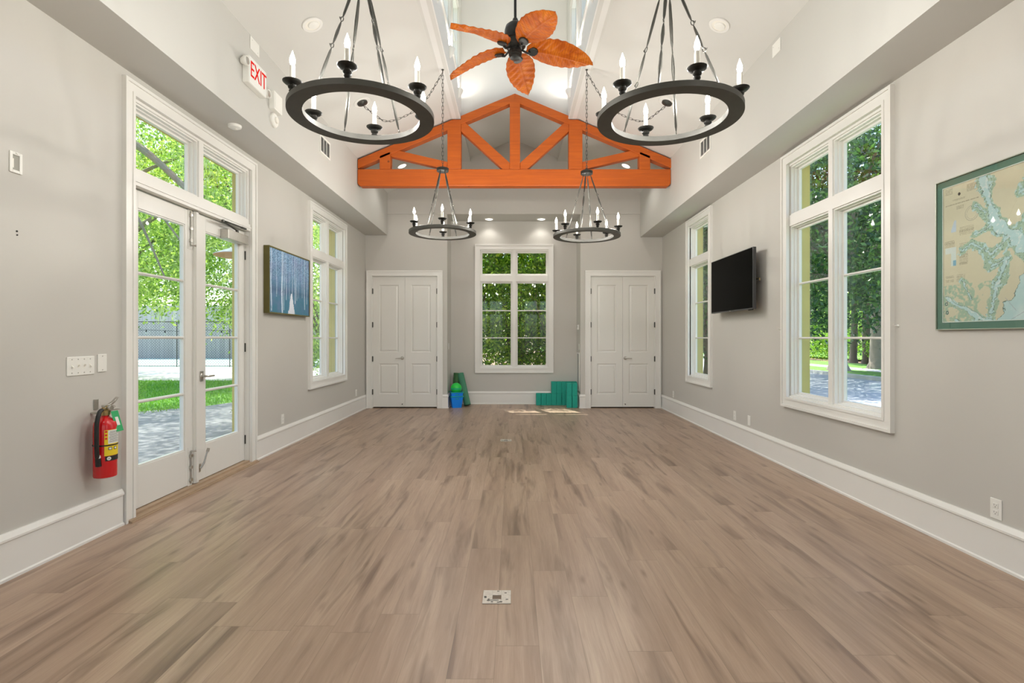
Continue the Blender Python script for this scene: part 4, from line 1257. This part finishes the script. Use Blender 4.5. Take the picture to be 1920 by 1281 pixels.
def paver_mat():
    t = NT('grey_patio_pavers')
    p = t.n('NewGeometry').outputs['Position']
    b1 = t.n('TexBrick', ins={'Scale': 1.0, 'Mortar Size': .006, 'Brick Width': .22, 'Row Height': .11, 'Color1': (.24, .245, .27, 1), 'Color2': (.16, .165, .185, 1), 'Mortar': (.08, .075, .07, 1)})
    t.l(p, b1.inputs['Vector'])
    b = t.bsdf(Base_Color=t.mix(t.noise(p, 3, 4), b1.outputs['Color'], (.30, .30, .30)), Roughness=.8)
    t.l(t.bump(b1.outputs['Fac'], -.3, .01), b.inputs['Normal'])
    return t.done(b.outputs[0])
M['paver'] = paver_mat()
def lawn_mat():
    t = NT('lawn_green')
    p = t.n('NewGeometry').outputs['Position']
    n = t.noise(p, 1.2, 5, .6); n2 = t.noise(p, 40, 3)
    c = t.ramp(t.math('ADD', t.math('MULTIPLY', n, .6), t.math('MULTIPLY', n2, .4)), [(.3, (.07, .20, .02)), (.6, (.20, .42, .05)), (.8, (.38, .55, .12))])
    b = t.bsdf(Base_Color=c, Roughness=.8)
    t.l(t.bump(n2, .5, .03), b.inputs['Normal'])
    return t.done(b.outputs[0])
M['lawn'] = lawn_mat()
def plank_mat():
    t = NT('grey_board_siding')
    p = t.n('NewGeometry').outputs['Position']
    sp = t.n('SeparateXYZ'); t.l(p, sp.inputs[0])
    u_ = t.math('DIVIDE', sp.outputs[0], .30)
    w_ = t.n('TexWhiteNoise', noise_dimensions='1D'); t.l(t.math('FLOOR', u_), w_.inputs['W'])
    c = t.mix(w_.outputs[0], (.54, .47, .44), (.66, .58, .54))
    g = t.math('LESS_THAN', t.math('FRACT', u_), .06)
    c = t.mix(g, c, (.30, .28, .28))
    return t.done(t.bsdf(Base_Color=c, Roughness=.8).outputs[0])
M['siding'] = plank_mat()
def mesh_mat():
    t = NT('chain_link_wire')
    p = t.n('TexCoord').outputs['Object']
    sp = t.n('SeparateXYZ'); t.l(p, sp.inputs[0])
    a = t.math('FRACT', t.math('DIVIDE', t.math('ADD', sp.outputs[0], sp.outputs[2]), .13))
    b_ = t.math('FRACT', t.math('DIVIDE', t.math('ADD', t.math('SUBTRACT', sp.outputs[0], sp.outputs[2]), 50.0), .13))
    w = t.math('MAXIMUM', t.math('LESS_THAN', a, .12), t.math('LESS_THAN', b_, .12))
    tr = t.n('BsdfTransparent'); d = t.bsdf(Base_Color=(.07, .08, .08), Roughness=.5)
    mx = t.n('MixShader'); t.l(w, mx.inputs[0]); t.l(tr.outputs[0], mx.inputs[1]); t.l(d.outputs[0], mx.inputs[2])
    return t.done(mx.outputs[0])
M['wire'] = mesh_mat()

def np_mesh(name, V_, F_, mat, parent=None):
    me = bpy.data.meshes.new(name)
    me.vertices.add(len(V_)); me.vertices.foreach_set('co', np.asarray(V_, dtype=np.float32).ravel())
    k = F_.shape[1]
    me.loops.add(F_.size); me.loops.foreach_set('vertex_index', F_.astype(np.int32).ravel())
    me.polygons.add(len(F_)); me.polygons.foreach_set('loop_start', np.arange(0, F_.size, k, dtype=np.int32))
    me.update(calc_edges=True); me.validate()
    me.materials.append(mat)
    o = bpy.data.objects.new(name, me); COL.objects.link(o)
    if parent: o.parent = parent
    return o
def leaves(name, centers, spread, n, size, mat, parent, rng, flat=0.0, aspect=.5):
    """n leaves scattered around the given cluster centres"""
    C = np.asarray(centers, dtype=np.float64)
    idx = rng.integers(0, len(C), n)
    P = C[idx] + rng.normal(0, 1, (n, 3))*spread
    a = rng.normal(0, 1, (n, 3)); a[:, 2] *= (1-flat); a /= np.linalg.norm(a, axis=1, keepdims=True)
    b = rng.normal(0, 1, (n, 3)); b -= a*(a*b).sum(1, keepdims=True); b /= np.linalg.norm(b, axis=1, keepdims=True)
    s = size*rng.uniform(.6, 1.3, (n, 1))
    nn = np.cross(a, b)
    V_ = np.stack([P-a*s, P-b*s*aspect+nn*s*.12, P+a*s, P+b*s*aspect+nn*s*.12], 1).reshape(-1, 3)
    F_ = np.arange(4*n).reshape(n, 4)
    return np_mesh(name, V_, F_, mat, parent)
def ellip(rng, c, r, n, shell=.55):
    d = rng.normal(0, 1, (n, 3)); d /= np.linalg.norm(d, axis=1, keepdims=True)
    q = rng.uniform(shell, 1, (n, 1))**.6
    return np.array(c) + d*q*np.array(r)
def tree(name, loc, trunk_h, trunk_r, crown, radii, nc, nl, size, mat, label, cat, seed, bark='bark', group=None, nb=9, moss=0, spread=.35, shell=.45, zmin=None, kind=None, extra_branches=(), extra=None):
    rng = np.random.default_rng(seed)
    r = empty(name, loc, 0, label, cat, group, kind)
    m = MB()
    p = [(0, 0, 0), (rng.uniform(-.1, .1), rng.uniform(-.1, .1), trunk_h*.5), (rng.uniform(-.2, .2), rng.uniform(-.2, .2), trunk_h)]
    m.tube(spline([(0, 0, -.05), *p[1:]], 5), [trunk_r*(1.5 if i == 0 else 1.12-.035*i) for i in range(11)], 10)
    m.build('trunk', M[bark], r, smooth=True)
    cc = ellip(rng, crown, radii, nc, shell)
    if zmin is not None: cc[:, 2] = np.maximum(cc[:, 2], zmin + rng.uniform(0, .6, nc))
    if extra: cc = np.concatenate([cc, ellip(rng, extra[0], extra[1], extra[2], .1)]); nc = len(cc)
    top = Vector(p[-1])
    m = MB()
    for k in range(nb):
        e = Vector(cc[k % nc]); mid = top.lerp(e, .5)+Vector((rng.uniform(-.3, .3), rng.uniform(-.3, .3), rng.uniform(0, .4)))
        s0 = Vector(p[1]).lerp(top, rng.uniform(.3, 1))
        pts = spline([s0, mid, e], 5)
        m.tube(pts, [trunk_r*(.42-.037*i) for i in range(len(pts))], 6)
    for q in extra_branches:
        pts = spline([Vector(a) for a in q[0]], 5); m.tube(pts, [q[1]*(1-.6*i/len(pts)) for i in range(len(pts))], 8)
    m.build('branches', M[bark], r, smooth=True)
    leaves('foliage', cc, spread, nl, size, mat, r, rng)
    if moss:
        n = moss*46; cm = cc[rng.integers(0, nc, moss)]
        idx = rng.integers(0, moss, n)
        P = cm[idx] + np.c_[rng.normal(0, .07, n), rng.normal(0, .07, n), -rng.uniform(0, 1.1, n)*rng.uniform(.3, 1, moss)[idx]]
        l = rng.uniform(.08, .22, n)
        d = rng.normal(0, .012, (n, 3)); d[:, 2] = 0
        dx = rng.normal(0, 1, (n, 3)); dx[:, 2] = 0; dx /= np.linalg.norm(dx, axis=1, keepdims=True); dx *= .012
        z = np.zeros((n, 3)); z[:, 2] = -l
        V_ = np.stack([P-dx, P+dx, P+d+z+dx*.3, P+d+z-dx*.3], 1).reshape(-1, 3)
        np_mesh('hanging_moss', V_, np.arange(4*n).reshape(n, 4), M['moss'], r)
    return r

# ground
ZG = -.13
def ground(name, poly, z, mat, label, th=.05, kind='structure'):
    o = MB().prism(poly, 'z', z-th, z).build(name, mat); return tag(o, label, None, None, kind)
ground('ground', [(-90, -30), (90, -30), (90, 110), (-90, 110)], ZG-.06, M['litter'], 'earth around the building')
ground('patio', [(-8.2, -6), (OUT_L, -6), (OUT_L, 13.5), (-5.6, 12.6), (-6.3, 10.6), (-7.4, 9.5), (-8.2, 9.5)], ZG+.03, M['paver'], 'grey paved patio outside the glazed doors')
ground('lawn', [(-30, -6), (-8.2, -6), (-8.2, 9.5), (-7.4, 9.5), (-6.3, 10.6), (-5.6, 12.6), (-2.96, 13.5), (-3, 16.9), (-30, 16.9)], ZG+.02, M['lawn'], 'sunny lawn beyond the patio')
ground('sidewalk', [(-34, 16.9), (-3, 16.9), (-3, 19.3), (-34, 19.3)], ZG+.03, M['concrete'], 'pale walk beyond the lawn')
ground('path', [(-34, 19.3), (-3, 19.3), (-3, 20.8), (-34, 20.8)], ZG+.01, M['asphalt'], 'grey path strip beyond the lawn')
ground('driveway', [(-34, 20.8), (-3, 20.8), (-3, 25), (-34, 25)], ZG+.02, M['concrete'], 'bright concrete in front of the fence')
ground('court', [(-44, 25.05), (-6, 25.05), (-6, 36), (-44, 36)], ZG+.01, M['courtgreen'], 'pale teal court behind the fence')
# street on the right
ground('street', [(5.6, -12), (12.1, -12), (12.1, 70), (5.6, 70)], ZG, M['asphalt'], 'shaded street outside the right windows')
ground('verge', [(OUT_R, -12), (5.6, -12), (5.6, 70), (OUT_R, 70)], ZG+.03, M['lawn'], 'grass strip beside the building')
o = ground('kerb', [(12.1, -12), (12.35, -12), (12.35, 70), (12.1, 70)], ZG+.12, M['concrete'], 'pale kerb across the street', .15)
ground('grass_verge', [(12.35, -12), (14.0, -12), (14.0, 70), (12.35, 70)], ZG+.11, M['lawn'], 'grass between kerb and footpath')
ground('footpath', [(14.0, -12), (15.0, -12), (15.0, 70), (14.0, 70)], ZG+.12, M['concrete'], 'bright footpath across the street')
ground('roadside_lawn', [(15.0, -12), (17.6, -12), (17.6, 80), (15.0, 80)], ZG+.11, M['lawn'], 'grass behind the footpath')
ground('far_lawn', [(21.5, -12), (80, -12), (80, 100), (21.5, 100)], ZG+.11, M['lawn'], 'lawn behind the roadside shrubs')
# grass blades on the near lawn
rng = np.random.default_rng(5)
n = 26000
P = np.c_[rng.uniform(-15, -5.2, n), rng.uniform(9.4, 17, n), np.full(n, ZG+.02)]
keep = (P[:, 0] < -7.4) | (P[:, 1] > 10.6+(P[:, 0]+6.3)*2.2)
P = P[keep]; n = len(P)
h = rng.uniform(.03, .08, n); a = rng.uniform(0, 2*PI, n)
d = np.c_[np.cos(a), np.sin(a), np.zeros(n)]*.008
tp = np.c_[rng.normal(0, .02, n), rng.normal(0, .02, n), h]
V_ = np.stack([P-d, P+d, P+tp], 1).reshape(-1, 3)
M['blades'] = leaf_mat('grass_blades', (.10, .26, .02), (.22, .46, .05), (.42, .62, .12), .5, .4)
tag(np_mesh('grass', V_, np.arange(3*n).reshape(n, 3), M['blades']), 'short bright green grass of the lawn outside the glazed doors', 'grass', kind='stuff')

# board wall and chain link fence behind the lawn
w = MB().box(-44, -7, 36, 36.3, ZG, 3.55).build('boundary_wall', M['siding']); tag(w, 'tall grey board wall behind the wire fence', 'wall')
f = empty('wire_fence', (-20, 24.9, ZG), 0, 'chain-link wire fence beyond the lawn', 'fence')
MB().add([(-14, 0, .05), (14, 0, .05), (14, 0, 2.2), (-14, 0, 2.2)], [(0, 1, 2, 3)]).build('wire_mesh', M['wire'], f)
MB().tube([(-14, 0, 2.2), (14, 0, 2.2)], .022, 6).tube([(-14, 0, .06), (14, 0, .06)], .018, 6).build('rail', M['bronze'], f)
for k in range(12):
    x = -14+k*28/11
    MB().tube([(x, 0, 0), (x, 0, 2.26)], .02, 8).build('post', M['bronze'], f)
# string lights
f = empty('string_lights', (-7.2, 11.0, 1.45), 0, 'string of small bulbs hanging outside the glazed doors', 'string lights')
P = [(-2.6+.4*k, .9*(-2.6+.4*k)*0, -.02*math.sin(k*2.1)) for k in range(12)]
MB().tube(P, .004, 5).build('cable', M['rubber'], f)
for k in range(1, 11, 1):
    x, y_, z_ = P[k]
    s = MB().tube([(x, y_, z_), (x, y_, z_-.045)], .011, 8).build('socket', M['rubber'], f)
    MB().lathe([(0, -.045), (.012, -.05), (.018, -.065), (.012, -.085), (0, -.092)], 10, (x, y_, z_)).build('bulb', M['plate'], s, smooth=True)
for x in (-2.6, 1.8):
    MB().tube([(x, 0, ZG-1.42), (x, 0, .05)], .025, 8).build('post', M['bronze'], f)
# patio heater with copper-coloured dome
c = empty('patio_heater', (-4.185, 8.0, ZG+.03), 0, 'patio heater with pale dome and copper underside outside the doors', 'patio heater')
MB().lathe([(0, 0), (.12, 0), (.12, .03), (.09, .06), (.08, .55), (.06, .60), (0, .60)], 24).build('base', M['bronze'], c, smooth=True)
MB().tube([(0, 0, .6), (0, 0, 2.45)], .03, 12).build('pole', M['bronze'], c, smooth=True)
MB().lathe([(0, 2.42), (.05, 2.42), (.09, 2.46), (.09, 2.62), (.05, 2.68), (0, 2.68)], 18).build('burner', M['bronze'], c, smooth=True)
MB().lathe([(.40, 2.664), (.40, 2.672), (.22, 2.75), (.06, 2.81), (.03, 2.84), (.03, 3.0), (0, 3.0)], 36).build('dome', M['zinc'], c, smooth=True)
MB().lathe([(0, 2.648), (.20, 2.650), (.396, 2.656), (.396, 2.664), (0, 2.664)], 36).build('dome_underside', M['copper'], c, smooth=True)

# trees outside the left windows
O = M['leaf_oak']
tree('oak_tree', (-11.3, 13.4, ZG), 3.4, .28, (1.5, -.4, 5.3), (3.2, 2.6, 3.1), 150, 44000, .048, O, 'leafy oak hung with moss, nearest tree outside the glazed doors', 'tree', 11, moss=120, zmin=2.0, bark='barkpale', extra=((5.2, -2.9, 7.9), (3.4, 3.6, .9), 100),  # extra: leaf canopy above the view, added to shade the patio
     extra_branches=[([(0, 0, 3.0), (1.6, -1.6, 5.8), (3.15, -2.4, 5.6), (4.3, -2.4, 4.65), (5.0, -2.5, 3.9)], .115), ([(2.3, -2.0, 5.0), (3.23, -2.4, 4.13), (3.6, -2.4, 3.4), (3.9, -2.4, 2.7)], .035), ([(3.2, -2.4, 4.9), (3.9, -2.5, 4.0), (4.5, -2.5, 3.2)], .03)])
tree('oak_tree', (-13.5, 17.8, ZG), 3.5, .30, (0, 0, 5.6), (4.2, 3.0, 3.6), 170, 26000, .075, O, 'moss-hung oak standing farther off past the lawn, behind the nearest oak', 'tree', 12, moss=40, zmin=2.2)
tree('oak_tree', (-9.2, 18.6, ZG), 3.0, .24, (-.4, -.6, 5.2), (2.6, 2.4, 3.6), 150, 26000, .06, O, 'bright oak seen through the right door leaf', 'tree', 13, moss=60, zmin=1.9)
tree('oak_tree', (-18.5, 22.0, ZG), 3.6, .3, (0, 0, 6.2), (5.0, 3.0, 4.0), 120, 15000, .10, O, 'distant oak at the far left beyond the lawn', 'tree', 14, moss=10, zmin=3.0)
tree('garden_tree', (-5.75, 15.9, ZG), 1.6, .10, (0, 0, 2.9), (1.25, 1.3, 2.7), 110, 9500, .055, O, 'bushy tree seen through the far window of the left wall', 'tree', 15, moss=14, zmin=.35, spread=.24)
tree('oak_tree', (-10.4, 29.5, ZG), 2.6, .22, (0, 0, 5.4), (4.0, 2.0, 3.6), 100, 13000, .10, O, 'tree rising behind the wire fence', 'tree', 16, zmin=3.0)
# small leafy shrub by the door reveal
tree('potted_shrub', (-3.75, 7.35, ZG+.03), .15, .02, (0, 0, .34), (.14, .14, .17), 14, 420, .022, M['moss'], 'small dry grey-green shrub on the patio beside the door', 'shrub', 31, nb=5, spread=.05)
rng = np.random.default_rng(8)
for k, (x, y_) in enumerate(((-3.72, 5.9), (-3.52, 6.15))):
    c = empty('fallen_flower', (x, y_, ZG+.035), 0, 'pink fallen blossom on the patio, %s' % ('nearer one' if k == 0 else 'farther one'), 'flower', 'fallen pink blossoms')
    m = MB()
    for j in range(5):
        a = 2*PI*j/5
        m.add([(0, 0, .004), (.03*math.cos(a-.4), .03*math.sin(a-.4), .012), (.045*math.cos(a), .045*math.sin(a), .02), (.03*math.cos(a+.4), .03*math.sin(a+.4), .012)], [(0, 1, 2, 3)])
    m.build('petals', M['flower'], c)

# back: dense thicket right outside the alcove window
B = M['leaf_bush']
for k, (x, y_, h_, lab) in enumerate(((-.95, 11.75, 2.9, 'left'), (.05, 12.0, 3.2, 'middle'), (1.0, 11.7, 2.9, 'right'))):
    stems = []
    rg = np.random.default_rng(40+k)
    for j in range(9):
        a = rg.uniform(0, 2*PI); s = rg.uniform(.1, .55)
        stems.append(([(rg.uniform(-.25, .25), rg.uniform(-.2, .2), 0), (s*math.cos(a)*.6, s*math.sin(a)*.5, 1.3), (s*math.cos(a)*1.3, s*math.sin(a), 2.7)], rg.uniform(.012, .032)))
    tree('thicket_shrub', (x, y_, ZG), 1.2, .03, (0, 0, 2.45), (.75, .45, 2.3), 110, 10500, .05, B, 'dense green shrub outside the alcove window, %s one' % lab, 'shrub', 50+k, group='shrubs outside the alcove window', spread=.16, shell=.2, zmin=.2, extra_branches=stems)
for k, (x, y_, lab) in enumerate(((-2.6, 14.6, 'left'), (.2, 15.4, 'middle'), (2.9, 14.4, 'right'))):
    tree('evergreen_tree', (x, y_, ZG), 2.0, .12, (0, 0, 3.0), (1.9, 1.2, 3.2), 130, 11000, .07, M['leaf_mag'], 'dark evergreen behind the alcove shrubs, %s one' % lab, 'tree', 60+k, group='evergreens behind the alcove shrubs', zmin=.2, spread=.3, shell=.3)

# right: magnolia by the street, street trees and bushes
G_ = M['leaf_mag']
tree('magnolia_tree', (13.2, 21.0, ZG+.1), 4.2, .32, (-3.4, -2.8, 5.2), (4.8, 5.6, 4.0), 330, 44000, .085, G_, 'large dark magnolia over the street seen through the tall right window', 'tree', 71, bark='barkpale', zmin=1.75, nb=16, spread=.42)
tree('magnolia_tree', (5.0, 13.4, ZG), 1.8, .15, (0, .5, 3.6), (1.5, 1.9, 3.0), 130, 15000, .075, G_, 'dark tree beside the building seen through the narrow right window', 'tree', 72, zmin=1.0, spread=.3)
tree('street_tree', (15.6, 22.1, ZG+.1), 4.5, .33, (0, 0, 7.0), (4, 4, 3.0), 150, 16000, .12, G_, 'thick pale trunk with flared base at the right edge of the window view', 'tree', 73, bark='barkpale', zmin=4.2)
tree('street_tree', (18.6, 28.3, ZG+.1), 4.5, .17, (0, 0, 6.6), (3.4, 3.4, 3.0), 120, 13000, .12, G_, 'left of two slim trunks across the street', 'tree', 74, zmin=3.8)
tree('street_tree', (18.6, 27.2, ZG+.1), 4.5, .20, (0, 0, 6.6), (3.4, 3.4, 3.0), 120, 13000, .12, G_, 'right of two slim trunks across the street', 'tree', 75, zmin=3.8)
for k, (x, y_, r_, lab) in enumerate(((18.8, 25.4, 1.0, 'nearest the thick trunk'), (19.4, 31.5, 1.2, 'behind the slim trunks'), (19.5, 36.0, 1.2, 'farthest down the street'), (19.0, 22.9, 1.1, 'partly behind the window edge'))):
    tree('roadside_bush', (x, y_, ZG+.1), .4, .06, (0, 0, .75), (r_, r_*1.2, .75), 60, 6500, .055, M['leaf_bush'], 'green bush across the street, %s' % lab, 'bush', 80+k, group='bushes across the street', spread=.2, zmin=.1)
for k, (x, y_, lab) in enumerate(((34, 44, 'left'), (33, 52, 'middle'), (41, 50, 'right'), (30, 62, 'farthest'))):
    tree('distant_tree', (x, y_, ZG), 3.5, .3, (0, 0, 4.6), (5, 5, 4.4), 120, 9000, .2, O, 'distant bright tree behind the far lawn, %s one' % lab, 'tree', 90+k, group='distant trees behind the far lawn', spread=.5)
